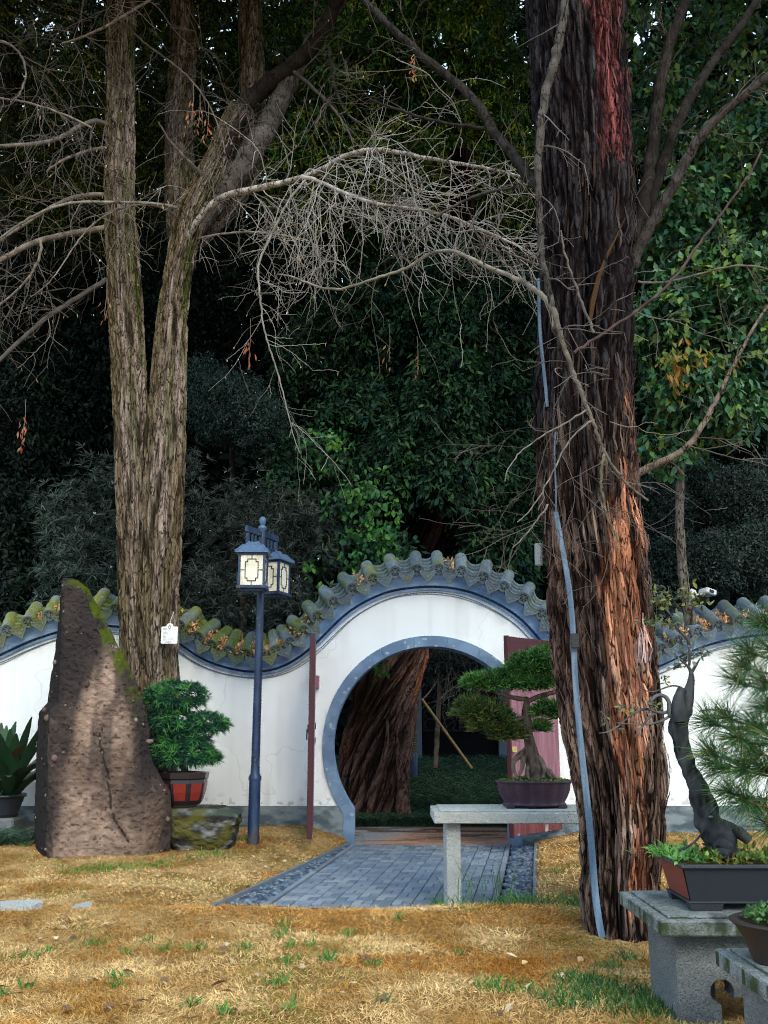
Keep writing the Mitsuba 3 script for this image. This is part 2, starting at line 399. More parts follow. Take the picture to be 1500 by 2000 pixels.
# gravel strips: dark blue pebbles
ico = trimesh.creation.icosphere(subdivisions=1)
for side in (0, 1):
    s0 = put('gravel_strip', ([[(gl, redge)[side](y), y, -0.035] for y in ys] + [[(ledge, gr)[side](y), y, -0.035] for y in ys], [[i, i + 1, 41 + i, 40 + i] for i in range(39)]), 'm_matte',
             color=(0.03, 0.04, 0.055), label=('strip of dark blue gravel along the left edge of the paver path', 'narrow strip of dark blue gravel right of the paver path')[side], category='gravel', kind='structure')
    n = 2600 if side == 0 else 1300
    y = rb.uniform(6.7, 11.0, n) ; u = rb.uniform(0, 1, n)
    a, b = ((gl(y), ledge(y) - 0.05) if side == 0 else (redge(y) + 0.05, gr(y)))
    x = a + (b - a) * u; r = rb.uniform(0.012, 0.034, n)
    sc = rb.uniform(0.6, 1.3, (n, 1, 3)) * r[:, None, None] * [1, 1, 0.7]
    ang = rb.uniform(0, 6.28, n); R = np.zeros((n, 3, 3)); R[:, 0, 0] = R[:, 1, 1] = np.cos(ang); R[:, 0, 1] = -np.sin(ang); R[:, 1, 0] = np.sin(ang); R[:, 2, 2] = 1
    v0 = ico.vertices + rb.uniform(-0.12, 0.12, (n, len(ico.vertices), 3))
    v = np.einsum('nij,nkj->nki', R, v0 * sc) + np.stack([x, y, -0.028 + r * 0.35 + rb.uniform(0, 0.012, n)], -1)[:, None]
    f = (np.arange(n)[:, None, None] * len(ico.vertices) + ico.faces).reshape(-1, 3)
    c = np.repeat(colmix(n, [(0.05, 0.08, 0.13), (0.09, 0.13, 0.19), (0.03, 0.045, 0.08), (0.14, 0.17, 0.21)], 0.3, rb), len(ico.vertices), 0)
    put('pebbles', (v.reshape(-1, 3), f), 'm_semi', parent=s0, color=c, kind='stuff')
    m = MB(); yy = np.linspace(6.7, 11.05, 13); fx = (gl, gr)[side]
    for y0, y1 in zip(yy[:-1], yy[1:]):
        m.add([(fx(y0) - .015, y0, -.06), (fx(y0) + .015, y0, -.06), (fx(y1) + .015, y1 - .006, -.06), (fx(y1) - .015, y1 - .006, -.06), (fx(y0) - .015, y0, .035), (fx(y0) + .015, y0, .035), (fx(y1) + .015, y1 - .006, .035), (fx(y1) - .015, y1 - .006, .035)],
              [[0, 1, 5, 4], [1, 2, 6, 5], [2, 3, 7, 6], [3, 0, 4, 7], [4, 5, 6, 7]], np.array([.12, .15, .18]))
    put('border_stone', m, 'm_semi', parent=s0)
put('courtyard_paving', bbox((-8, YW + 0.02, -0.2), (10, 12.95, 0.004)), 'm_court',
    label='reddish stone paving with wet patches behind the moon gate', category='paving', kind='structure')

# ------------------------------------------------------------------ the garden wall with the moon gate
TL = np.array([(-600, 1240), (-490, 1232), (-330, 1272), (-160, 1320), (-60, 1307), (0, 1288), (52, 1264), (101, 1246), (170, 1230), (224, 1230), (290, 1240), (343, 1259), (380, 1284), (409, 1299), (450, 1312), (490, 1318), (530, 1315), (570, 1300), (605, 1276),
               (640, 1243), (675, 1209), (715, 1182), (760, 1163), (805, 1155), (849, 1153), (895, 1158), (940, 1172), (985, 1195), (1020, 1222), (1050, 1256), (1085, 1295), (1120, 1318), (1175, 1330), (1230, 1325), (1280, 1310), (1310, 1297), (1350, 1278), (1416, 1257), (1483, 1247), (1540, 1246), (1640, 1275), (1800, 1320), (1950, 1290), (2100, 1245)], float)
tp = P(TL[:, 0], TL[:, 1], YW)
cs = CubicSpline(tp[:, 0], tp[:, 2])
xx = np.linspace(tp[0, 0], tp[-1, 0], 400); zz = cs(xx)
arc = np.r_[0, np.cumsum(np.hypot(np.diff(xx), np.diff(zz)))]
def curve(s):
    x = np.interp(s, arc, xx); z = cs(x); d = cs(x, 1); k = np.sqrt(1 + d * d)
    return np.stack([x, z], -1), np.stack([1 / k, d / k], -1), np.stack([-d / k, 1 / k], -1)
S = np.linspace(0, arc[-1], 420)
C_, Tn, Nn = curve(S)
def sweep_sec(sec):
    sec = np.asarray(sec, float)
    v = np.stack([C_[:, None, 0] + sec[None, :, 0] * Nn[:, None, 0], np.broadcast_to(YW - sec[None, :, 1], (len(S), len(sec))), C_[:, None, 1] + sec[None, :, 0] * Nn[:, None, 1]], -1)
    return v.reshape(-1, 3), gridf(len(S), len(sec))
cg = P(843, 1456, YW); cx, cz = cg[0], cg[2]; mp = mpp(1456, YW)
RI, RO, JW = 192 * mp, 213 * mp, 150 * mp
def gate_shape(r, jw): return unary_union([Point(cx, cz).buffer(r, 64), sbox(cx - jw, -1, cx + jw, cz - math.sqrt(r * r - jw * jw) + 0.01)])
outer, inner = gate_shape(RO, JW + 21 * mp), gate_shape(RI, JW)
ground_line = -0.25
body = Polygon([(xx[0], ground_line)] + [(a, b + 0.03) for a, b in zip(xx, zz)] + [(xx[-1], ground_line)])
wall = thing('garden_wall', 'white plastered garden wall with wavy tiled top and a round moon gate', 'wall')
put('plaster', extr(body.difference(gate_shape(RO - 0.02, JW + 10 * mp)), YW, YW + 0.3), 'm_plaster', parent=wall)
PT = P(500, 1574, YW)[2]
for a, b in ((xx[0], cx - JW - 21.5 * mp), (cx + JW + 21.5 * mp, xx[-1])):
    poly = sbox(a, ground_line, b, PT).difference(gate_shape(RO + 0.004, JW + 21.5 * mp))
    put('plinth', extr(poly, YW - 0.022, YW - 0.002), 'm_plinth', parent=wall)
# stones of the gate frame
fr = outer.difference(inner).intersection(sbox(-9, -0.05, 9, 9))
nst = 15; kk = 0
for i in range(nst):
    a0, a1 = -0.90 + i * (math.pi + 1.80) / nst, -0.90 + (i + 1) * (math.pi + 1.80) / nst
    g = 0.0012
    w = Polygon([(cx, cz)] + [(cx + 4 * math.cos(t), cz + 4 * math.sin(t)) for t in np.linspace(a0 + g, a1 - g, 6)])
    s_ = fr.intersection(w)
    if not s_.is_empty: put('stone', extr(s_, YW - 0.03, YW + 0.33), 'm_ring', parent=wall + '__gate_frame')
for sgn in (-1, 1):
    a1 = -0.90 if sgn > 0 else math.pi + 0.90
    w = Polygon([(cx, cz), (cx + 4 * math.cos(a1), cz + 4 * math.sin(a1)), (cx + sgn * 0.5, -2), (cx + sgn * .2, -2)])
    w = w.buffer(-0.002)
    s_ = fr.intersection(w)
    if not s_.is_empty: put('stone', extr(s_ if s_.geom_type == 'Polygon' else max(s_.geoms, key=lambda q: q.area), YW - 0.03, YW + 0.33), 'm_ring', parent=wall + '__gate_frame')
put('moulding', sweep_sec([(-0.004, -0.01), (-0.004, 0.04), (0.022, 0.052), (0.022, 0.03)]), 'm_eave', 30, parent=wall)
put('dark_band', sweep_sec([(0.0225, 0.03), (0.0225, 0.044), (0.047, 0.06), (0.047, 0.04)]), 'm_navy', 30, parent=wall)
put('fascia', sweep_sec([(0.048, 0.04), (0.048, 0.105), (0.062, 0.108), (0.10, 0.128), (0.15, 0.18), (0.15, 0.2), (0.365, -0.15), (0.14, -0.55), (0.0, -0.36), (0.0, -0.29)]), 'm_eave', 25, parent=wall)
cb = MB()
for off, rr in ((-0.03, 0.005), (-0.045, 0.004)):
    m_ = (S > 3) & (np.abs(C_[:, 0]) < 6)
    wob = 0.006 * np.sin(S * 3.1 + off * 300) - 0.012 * np.abs(np.sin(S * 1.35))
    cb.tube(np.stack([C_[m_, 0] + (off + wob[m_]) * Nn[m_, 0], np.full(m_.sum(), YW - 0.012), C_[m_, 1] + (off + wob[m_]) * Nn[m_, 1]], 1), rr, 5, (0.16, 0.2, 0.25))
put('cable', cb, 'm_semi', True, parent=wall, label='thin cable strung under the eave')

rt = np.random.default_rng(11)
def tilecol(v, x0, r0, endcap=False):
    n1 = meshkit.fbm(v * 9 + r0 * 50, 3, 5); n2 = meshkit.fbm(v * 30, 2, 9)
    c = np.array([0.125, 0.168, 0.21]) * (0.55 + 0.9 * n2[:, None]) * (0.8 + 0.45 * r0)
    mossy = np.clip(0.74 - 0.28 * (x0 + 0.9) + 0.35 * (r0 - 0.5), 0.08, 0.9) if x0 < 1.5 else 0.35
    m = np.clip((n1 - 0.72 + 0.5 * mossy) * 4.5, 0, 1)[:, None] * (0.7 if endcap else 0.95)
    g = np.array([[0.095, 0.125, 0.02], [0.15, 0.165, 0.04]])[int(r0 * 1.99)]
    return c * (1 - m) + g * m * (0.6 + 0.8 * n2[:, None])
pitch = 0.236
s_mid = np.interp(P(853, 1100, YW)[0], xx, arc)
ks = np.arange(-26, 26)
TA, TB = np.array([0.225, 0.245]), np.array([0.455, -0.15])         # tile axis in (normal, outward)
ax2 = (TB - TA); LT = np.linalg.norm(ax2); ax2 = ax2 / LT
def local(s):
    c, t, n = curve(s)
    E = np.array([[t[0], 0, t[1]], [n[0], 0, n[1]], [0, -1, 0]])       # rows: along, normal, outward
    return np.array([c[0], YW, c[1]]), E
def loc2w(q, o, E): return o + q @ E
A3 = np.array([0, ax2[0], ax2[1]]); B3 = np.array([1.0, 0, 0]); U3 = np.cross(A3, B3)  # tile axis, sideways, tile up
U3 = U3 if U3[1] > 0 else -U3
def tq(side, up, along): return np.array([0, TA[0], TA[1]]) + np.outer(side, B3) + np.outer(up, U3) + np.outer(along, A3)
for k in ks:
    s = s_mid + k * pitch
    if not (0.3 < s < arc[-1] - 0.3): continue
    o, E = local(s); r0 = rt.uniform()
    if abs(o[0]) > 5.6: continue
    R = 0.078 * rt.uniform(0.95, 1.05); tilt = rt.uniform(-0.012, 0.012)
    prof = [(0.0, 0.02), (R, 0.004), (R * 1.0, 0.02), (R * 0.96, 0.03), (R * 0.96, 0.205), (R * 0.985, 0.21), (R * 1.04, 0.212), (R * 1.04, 0.235), (R * 0.96, 0.243), (R * 0.96, LT)]
    a = np.linspace(0, 2 * np.pi, 19)[:-1]
    v = np.concatenate([tq(r * np.cos(a) + tilt * z * 5, r * np.sin(a), np.full(18, z)) for r, z in prof])
    vw = loc2w(v, o, E)
    tk = put('barrel_tile', (vw, gridf(len(prof), 18, True)), 'm_semi', True, parent=wall, color=tilecol(vw, o[0], r0))
    # round end disc with rim, boss and petals
    m = MB(); prof = [(0.0, -0.012), (R * 0.22, -0.012), (R * 0.3, -0.004), (R * 0.62, -0.004), (R * 0.7, -0.012), (R * 1.0, -0.014), (R * 1.05, -0.008), (R * 1.05, 0.006), (R * 0.6, 0.008)]
    v = np.concatenate([tq(r * np.cos(a), r * np.sin(a), np.full(18, z)) for r, z in prof]); vw = loc2w(v, o, E)
    cc = tilecol(vw, o[0], r0, True) * 0.85; cc[18 * 2:18 * 4] *= 0.35
    m.add(vw, gridf(len(prof), 18, True), cc)
    for q in range(6):
        t0 = q * np.pi / 3 + r0; bx = bbox((-.008, -.005, -0.011), (.008, .012, -0.002)).vertices
        w = np.stack([R * 0.46 * np.cos(t0) + bx[:, 0] * np.cos(t0) - bx[:, 1] * np.sin(t0), R * 0.46 * np.sin(t0) + bx[:, 0] * np.sin(t0) + bx[:, 1] * np.cos(t0)], 1)
        m.add(loc2w(tq(w[:, 0], w[:, 1], bx[:, 2]), o, E), bbox((0, 0, 0), (1, 1, 1)).faces, cc.mean(0) * 1.25)
    put('end_disc', m, 'm_semi', parent=tk)
    # channel between this tile and the next: stepped pan tiles and a pointed drip tile
    o, E = local(s + pitch / 2); r1 = rt.uniform()
    m = MB(); aa = np.linspace(-1, 1, 9)
    for st in range(4):
        z0, z1 = 0.01 + st * 0.115, 0.01 + st * 0.115 + 0.15
        lift = 0.0
        rows = []
        for z, h in ((z0, -0.022), (z0, 0.012), (z1, -0.022)):
            rows.append(tq(aa * 0.1, -0.05 + 0.055 * aa ** 2 + h + 0.012, np.full(9, z)))
        vw = loc2w(np.concatenate(rows), o, E)
        m.add(vw, gridf(3, 9), tilecol(vw, o[0], r1) * (0.85 + 0.2 * (st % 2)))
    put('pan_tile', m, 'm_semi', parent=wall)
    w_ = 0.092; sh = [(-w_, 0.04), (-w_, 0.0), (-0.07, -0.03), (-0.04, -0.06), (-0.022, -0.085), (0, -0.112), (0.022, -0.085), (0.04, -0.06), (0.07, -0.03), (w_, 0.0), (w_, 0.04), (0.05, 0.02), (0, 0.008), (-0.05, 0.02)]
    pl = Polygon(sh); rim = pl.difference(pl.buffer(-0.012)); m = MB()
    for pg, d0, d1, k_ in ((pl, 0.0, 0.014, 0.75), (rim, 0.014, 0.02, 0.95), (Point(0, -0.04).buffer(0.016, 3), .014, .02, 1.0), (Point(-.04, -0.015).buffer(0.011, 3), .014, .02, 1.1), (Point(.04, -0.015).buffer(0.011, 3), .014, .02, 1.1)):
        for g_ in getattr(pg, 'geoms', [pg]):
            e = trimesh.creation.extrude_polygon(g_, d1 - d0, engine='earcut')
            q = np.stack([e.vertices[:, 0], TA[0] - 0.055 + e.vertices[:, 1] * 1.0, TA[1] - 0.005 + d0 + e.vertices[:, 2] + e.vertices[:, 1] * 0.25], 1)
            vw = loc2w(q, o, E); m.add(vw, e.faces, tilecol(vw, o[0], r1, True) * k_)
    put('drip_tile', m, 'm_semi', parent=wall)
# dry leaves lying in the channels
n = 0; B = []
for k in ks:
    s = s_mid + (k + 0.5) * pitch; o, E = local(s)
    amount = np.exp(-((o[0] + 1.75) / 0.7) ** 2) * 1.0 + (0.18 if rt.uniform() < 0.2 else 0) * (o[0] < 4) + np.exp(-((o[0] - 3.9) / 0.5) ** 2) * 0.5
    c = int(110 * amount)
    if c < 8: continue
    B.append(loc2w(tq(rt.normal(0, 0.03, c), rt.uniform(-0.01, 0.045, c), np.abs(rt.normal(0.03, 0.13, c))), o, E))
B = np.concatenate(B)
m = MB(); m.add(*leaves(B, rnd(len(B), rt), rnd(len(B), rt), rt.uniform(.035, .075, len(B)), rt.uniform(.015, .035, len(B)), colmix(len(B), [(.55, .3, .15), (.7, .45, .27), (.42, .2, .08)], .25, rt)))
put('fallen_leaves', m, 'm_leaf', label='dry orange leaves caught between the roof tiles of the wall', category='leaf litter', kind='stuff')

# ------------------------------------------------------------------ the two door leaves of the gate
def leaf_door(hx, hy, fx_, fy, z0, z1, z1f):
    d = np.array([fx_ - hx, fy - hy]); L = np.linalg.norm(d); d = d / L; nrm = np.array([-d[1], d[0]])
    M = np.eye(4); M[:2, 0] = d; M[:2, 1] = nrm; M[:2, 3] = hx, hy
    return L, M
def bxm(lo, hi, M, bev=0.004):
    return MB().box(lo, hi, bev=bev, M=M).get()[0]
# left leaf, seen edge-on
fL = P(604, 1637, 9.85); hL = P(609, 1500, 11.02)
z0, z1 = fL[2], P(606, 1240, 9.85)[2]
d1 = thing('gate_door', 'dark red wooden door leaf left of the moon gate, folded open and seen edge-on', 'door')
L, M = leaf_door(hL[0], hL[1], fL[0], fL[1], 0, 0, 0)
put('panel', bxm((0.02, -0.028, z0), (L - .004, 0.028, z1), M), 'm_redwood', parent=d1)
put('edge_strip', bxm((L - .003, -0.03, z0 - .01), (L + 0.012, 0.03, z1 + .01), M), 'm_reddark', parent=d1)
for vv in (1418, 1446):
    zc = P(604, vv, 9.85)[2]
    t_ = trimesh.creation.torus(0.028, 0.005, 20, 8); Q = np.eye(4); Q[:3, :3] = M[:3, :3] @ np.array([[1, 0, 0], [0, 0, 1], [0, -1, 0]]); Q[:3, 3] = (M @ [L + .01, 0.045, zc, 1])[:3]; t_.apply_transform(Q)
    put('hook', t_, 'm_black', 40, parent=d1)
zc = P(612, 1435, 9.85)[2]
t_ = trimesh.creation.torus(0.05, 0.007, 24, 8); Q = np.eye(4); Q[:3, :3] = M[:3, :3] @ np.array([[1, 0, 0], [0, 0, -1], [0, 1, 0]]); Q[:3, 3] = (M @ [L - 0.1, -0.045, zc, 1])[:3]; t_.apply_transform(Q)
put('ring_handle', t_, 'm_black', 40, parent=d1)
put('handle_plate', bxm((L - .14, -0.04, zc + .02), (L - .06, -0.029, zc + .1), M, .002), 'm_black', parent=d1)
bk = P(616, 1332, 11.0)
put('hinge_block', bbox((bk[0] - .035, 11.0, bk[2] - .075), (bk[0] + .04, 11.097, bk[2] + .075), .006), 'm_redwood', label='small dark red wooden bracket on the white wall beside the left door leaf', category='bracket')
# right leaf, swung half open
fR = P(1001, 1637, 10.35); hR = P(1092, 1500, 11.03)
z0, z1 = fR[2], P(999, 1243, 10.35)[2]
d2 = thing('gate_door', 'faded red wooden door leaf standing open right of the moon gate behind the bonsai', 'door')
L, M = leaf_door(hR[0], hR[1], fR[0], fR[1], 0, 0, 0)
put('panel', bxm((0.02, -0.028, z0 + 0.02), (L - .004, 0.028, z1), M), 'm_redwood', parent=d2)
put('edge_strip', bxm((L - .003, -0.03, z0), (L + 0.02, 0.03, z1 + .01), M), 'm_reddark', parent=d2)
put('top_rail', bxm((0.02, 0.0285, z1 - .42), (L - .005, 0.036, z1 - .003), M), 'm_reddark', parent=d2)
yb = P(1004, 1463, 10.35)
put('paper_tag', bbox((yb[0] - .025, yb[1] - .05, yb[2] - .03), (yb[0] + .025, yb[1] - .045, yb[2] + .03)), 'm_matte', color=(.5, .38, .14), parent=d2, label='small yellow paper tag on the door edge')

# ------------------------------------------------------------------ lamp post with two lanterns
LY = 10.15
lp = thing('street_lamp', 'dark blue lamp post carrying two cream lanterns with small pagoda roofs', 'street lamp')
pb, ptop = P(495, 1650, LY), P(512, 1030, LY); lx = (pb[0] + ptop[0]) / 2
def LZ(v): return P(503, v, LY)[2]
mq = mpp(1400, LY)
put('pole', (lambda v, f: (v + [lx, LY, 0], f))(*lathe([(11 * mq, pb[2] - .1), (11 * mq, LZ(1525)), (12.3 * mq, LZ(1523)), (12.3 * mq, LZ(1517)), (9 * mq, LZ(1511)), (8.3 * mq, LZ(1495)), (7.6 * mq, LZ(1200)), (7.2 * mq, LZ(1075)), (7.2 * mq, LZ(1036)), (0, LZ(1036))], 28)), 'm_navy', 35, parent=lp)
put('finial', (lambda v, f: (v + [lx, LY, 0], f))(*lathe([(0, LZ(1009)), (4 * mq, LZ(1010)), (6.8 * mq, LZ(1014)), (7.2 * mq, LZ(1018)), (6 * mq, LZ(1023)), (4 * mq, LZ(1026)), (7.5 * mq, LZ(1028)), (9 * mq, LZ(1032)), (7 * mq, LZ(1036))], 24)), 'm_slate', 35, parent=lp)
# the bracket runs along a slanting line: front lantern to the left and near, rear one to the right and far
ang = math.radians(-52); bd = np.array([math.cos(ang), math.sin(ang)])   # towards the front lantern
bd = np.array([-0.42, -0.9]); bd /= np.linalg.norm(bd)
M = np.eye(4); M[:2, 0] = bd; M[:2, 1] = (-bd[1], bd[0]); M[:2, 3] = lx, LY
zt, zb_ = LZ(1030) - .04, LZ(1075)
for sg in (1, -1):
    m = MB(); e = lambda a, b: (min(sg * a, sg * b), max(sg * a, sg * b))
    a, b = e(.03, .33); m.box((a, -.018, zt - .07), (b, .018, zt), M=M, bev=.004)
    a, b = e(.27, .31); m.box((a, -.018, zb_ - .08), (b, .018, zt - .075), M=M, bev=.004)
    a, b = e(.12, .14); m.box((a, -.008, zb_ - .02), (b, .008, zt - .075), M=M)
    a, b = e(.19, .21); m.box((a, -.008, zb_ - .02), (b, .008, zt - .075), M=M)
    a, b = e(.05, .265); m.box((a, -.008, zb_ + .03), (b, .008, zb_ + .05), M=M)
    put('bracket', m.get()[0], 'm_navy', parent=lp)
def lantern(c, yaw, ztop, zeave, zbase):
    ln = num(lp + '__lantern')
    M = np.eye(4); M[0, :2] = math.cos(yaw), -math.sin(yaw); M[1, :2] = math.sin(yaw), math.cos(yaw); M[:2, 3] = c
    hw = 0.132; tr = lambda v: np.asarray(v) @ M[:3, :3].T + M[:3, 3]
    # pagoda roof with ribs
    m = MB(); K = 12; lv = [(1.36, zeave), (1.36, zeave + .012), (1.1, zeave + .04), (.82, zeave + .085), (.55, zeave + (ztop - zeave) * .72), (.34, ztop), (0, ztop)]
    def sq(r, z, n=20):
        t = np.linspace(-1, 1, n + 1)[:-1]; q = np.concatenate([np.stack([t, t * 0 - 1], 1), np.stack([t * 0 + 1, t], 1), np.stack([-t, t * 0 + 1], 1), np.stack([t * 0 - 1, -t], 1)])
        rib = 0.004 * (np.arange(len(q)) % 2)
        return np.stack([q[:, 0] * hw * r, q[:, 1] * hw * r, np.full(len(q), z) + (rib if 0.3 < r < 1.35 else 0)], 1)
    v = np.concatenate([sq(r, z) for r, z in lv]); m.add(tr(v), gridf(len(lv), 80, True))
    m.add(tr(sq(1.36, zeave)), [[0, i, i + 1] for i in range(1, 79)])
    for sx in (-1, 1):
        for sy in (-1, 1): m.tube(tr([(sx * hw * r, sy * hw * r, z + .006) for r, z in lv[1:6]]), .009, 6)
    put('roof', m.get()[0], 'm_slate', parent=ln)
    zt_, zb2 = zeave - .002, zbase
    m = MB()
    for sx in (-1, 1):
        for sy in (-1, 1): m.box((sx * hw - .013, sy * hw - .013, zb2), (sx * hw + .013, sy * hw + .013, zt_), M=M, bev=.002)
    m.box((-hw * 1.12, -hw * 1.12, zt_ - .02), (hw * 1.12, hw * 1.12, zt_ - .001), M=M)
    m.box((-hw * 1.2, -hw * 1.2, zb2 - .035), (hw * 1.2, hw * 1.2, zb2 - .001), M=M, bev=.004)
    m.box((-hw * .9, -hw * .9, zb2 - .055), (hw * .9, hw * .9, zb2 - .036), M=M)
    put('frame', m.get()[0], 'm_navy', parent=ln)
    H = zt_ - .02 - zb2; zc = zb2 + H / 2
    for q in range(4):
        R = np.eye(4); a = q * math.pi / 2; R[0, :2] = math.cos(a), -math.sin(a); R[1, :2] = math.sin(a), math.cos(a); MQ = M @ R
        put('pane', MB().box((-hw + .0135, -hw - .002, zb2), (hw - .0135, -hw + .002, zt_ - .021), M=MQ).get()[0], 'm_lampglass', parent=ln)
        m = MB(); y0, y1 = -hw - .008, -hw - .0025; t = .0045
        w1, w2, h1, h2 = .045, .068, H * .36, H * .27
        pts = [(-w1, h1), (w1, h1), (w1, h2), (w2, h2), (w2, -h2), (w1, -h2), (w1, -h1), (-w1, -h1), (-w1, -h2), (-w2, -h2), (-w2, h2), (-w1, h2), (-w1, h1)]
        for (xa, za), (xb, zb3) in zip(pts[:-1], pts[1:]): m.box((min(xa, xb) - t, y0, zc + min(za, zb3) - t), (max(xa, xb) + t, y1, zc + max(za, zb3) + t), M=MQ)
        for lo, hi in (((-t, h1 + t), (t, H / 2)), ((-t, -H / 2), (t, -h1 - t)), ((-hw + .013, -t), (-w2 - t, t)), ((w2 + t, -t), (hw - .013, t))): m.box((lo[0], y0 + .001, zc + lo[1]), (hi[0], y1, zc + hi[1]), M=MQ)
        put('lattice', m.get()[0], 'm_black', parent=ln)
fl = P(495, 1100, LY - 0.29); rl = P(534, 1115, LY + 0.29)
lantern(fl[:2], math.radians(1), P(495, 1060, LY - .29)[2], P(495, 1084, LY - .29)[2], P(495, 1146, LY - .29)[2])
lantern(rl[:2], math.radians(-20), P(534, 1077, LY + .29)[2], P(534, 1098, LY + .29)[2], P(534, 1158, LY + .29)[2])

# ------------------------------------------------------------------ standing stone, boulder, stepping stones
def rough_body(vs, ls, rs, Y, depth, nu, seed, amp, sect, cap=True, back=0.0):
    """a stone with the given left and right edges by image row; sect(theta) -> (side, depth) in -1..1"""
    th = np.linspace(0, 2 * np.pi, nu + 1)[:-1]; sx, sy = sect(th)
    zs = P(300, vs, Y)[:, 2]; xl, xr = P(ls, vs, Y)[:, 0], P(rs, vs, Y)[:, 0]
    c, h = (xl + xr) / 2, (xr - xl) / 2
    dp = np.interp(np.linspace(0, 1, len(vs)), *depth)
    v = np.stack([c[:, None] + h[:, None] * sx, Y + back * (zs - zs.min())[:, None] + dp[:, None] * sy[None], np.repeat(zs[:, None], nu, 1)], -1)
    n = meshkit.fbm(v * 2.2, 5, seed) - 0.5; n2 = meshkit.fbm(v * 11, 3, seed + 1) - 0.5
    ctr = np.stack([c, np.full(len(c), Y), zs], -1)[:, None]
    d = unit((v - ctr) * [1, 1, 0])
    v = v + d * (amp * n * 2 + amp * 0.5 * n2)[..., None]
    f = gridf(len(vs), nu, True); V = v.reshape(-1, 3); k = len(V)
    V = np.vstack([V, v[0].mean(0) + [0, 0, .02]]); f = np.vstack([f, [[j, (j + 1) % nu, k] for j in range(nu)]])
    return V, f[:, ::-1]
YST = 9.7
tr_l = np.array([(1133, 128), (1142, 121), (1187, 115), (1275, 105), (1372, 93), (1390, 76), (1467, 68), (1560, 65), (1625, 64), (1690, 67)], float)
tr_r = np.array([(1133, 150), (1149, 171), (1191, 196), (1233, 217), (1275, 238), (1310, 255), (1352, 276), (1415, 290), (1478, 297), (1513, 315), (1544, 332), (1590, 336), (1660, 333), (1690, 330)], float)
vs = np.linspace(1133, 1690, 200)
def sec_stone(t):
    # broad front, narrow dark left flank meeting it in an arris
    a = np.array([-180, -128, -112, -40, 0, 60, 120, 180]) * np.pi / 180
    px_ = np.array([-1, -.62, -.5, .72, 1, .6, -.4, -1]); py = np.array([.1, -.92, -1, -.7, -.05, .8, .9, .1])
    tt = (t + np.pi) % (2 * np.pi) - np.pi
    return np.interp(tt, a, px_), np.interp(tt, a, py)
V, f = rough_body(vs, np.interp(vs, tr_l[:, 0], tr_l[:, 1]), np.interp(vs, tr_r[:, 0], tr_r[:, 1]), YST, ([0, .15, 1], [.13, .2, .42]), 150, 4, 0.035, sec_stone)
# a deep crooked crack down the front and a few pits
crk = np.array([(1418, 190), (1440, 183), (1470, 190), (1510, 202), (1560, 207), (1600, 214), (1628, 232), (1648, 245)], float)
cz_ = P(crk[:, 1], crk[:, 0], YST - .35)
for a, b in zip(cz_[:-1], cz_[1:]):
    ab = b - a; t = np.clip(((V - a)[:, [0, 2]] @ ab[[0, 2]]) / (ab[[0, 2]] @ ab[[0, 2]]), 0, 1)
    dist = np.linalg.norm((V - (a + t[:, None] * ab))[:, [0, 2]], axis=1)
    V[:, 1] += np.where(V[:, 1] < YST, 0.03 * np.exp(-(dist / .02) ** 2), 0)
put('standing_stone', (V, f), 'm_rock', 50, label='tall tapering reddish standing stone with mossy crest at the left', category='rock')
# pebbles set in the conglomerate
rs = np.random.default_rng(5)
tmst = trimesh.Trimesh(V, f, process=False); cnd = tmst.triangles_center[(tmst.face_normals[:, 1] < -.3) | (tmst.triangles_center[:, 1] < YST - .15)]
m = MB()
for i in range(80):
    c = cnd[rs.integers(len(cnd))]; r = rs.uniform(.006, .014) * (1 + 1.6 * (rs.uniform() < .1)); v = ico.vertices * (1 + rs.uniform(-.2, .2, ico.vertices.shape)) * r * rs.uniform(.6, 1.3, 3)
    m.add(v + c, ico.faces, np.array([[.2, .16, .13], [.16, .1, .085], [.24, .2, .17], [.1, .08, .07]][rs.integers(4)]) * rs.uniform(.7, 1.2))
put('embedded_pebbles', m, 'm_matte', True, parent='standing_stone', kind='stuff')
vs = np.linspace(1576, 1680, 50)
V, f = rough_body(vs, np.interp(vs, [1576, 1582, 1610, 1640, 1680], [338, 330, 332, 335, 345]), np.interp(vs, [1576, 1590, 1606, 1612, 1640, 1668, 1680], [440, 468, 470, 464, 462, 450, 440]), 10.0, ([0, .1, .5, 1], [.3, .36, .36, .26]), 90, 21, 0.03, lambda t: (np.sign(np.cos(t)) * np.abs(np.cos(t)) ** .6, np.sign(np.sin(t)) * np.abs(np.sin(t)) ** .6))
put('boulder', (V, f), 'm_boulder', 45, label='low layered boulder with moss carrying the red pot beside the standing stone', category='rock')
for (u, v_, a, b, lab) in ((30, 1799, 100, 10, 'flat grey stepping stone at the left edge of the lawn'), (160, 1790, 33, 6, 'small grey stepping stone sunk in the dry lawn right of the edge one')):
    Ys = YG(v_, 0.03)
    c = P(u, v_, Ys); w = a / 2 * mpp(v_, Ys); d = .13
    t = np.linspace(0, 2 * np.pi, 25)[:-1]; rr = 1 + .12 * np.sin(3 * t + u) + .06 * np.sin(7 * t)
    pg = Polygon(np.stack([c[0] + w * rr * np.cos(t), c[1] + d * rr * np.sin(t)], 1)); e = trimesh.creation.extrude_polygon(pg, .06, engine='earcut'); e.apply_translation([0, 0, float(height(c[0], c[1])) - .012])
    put('stepping_stone', e, 'm_granite', label=lab, category='stepping stone', group=None) if False else put('stepping_stone', e, 'm_granite', label=lab, category='stepping stone')

# ------------------------------------------------------------------ trunks and twigs
def ridged(q, oct_=3, seed=0): return 1 - np.abs(meshkit.fbm(q, oct_, seed) - 0.5) * 4


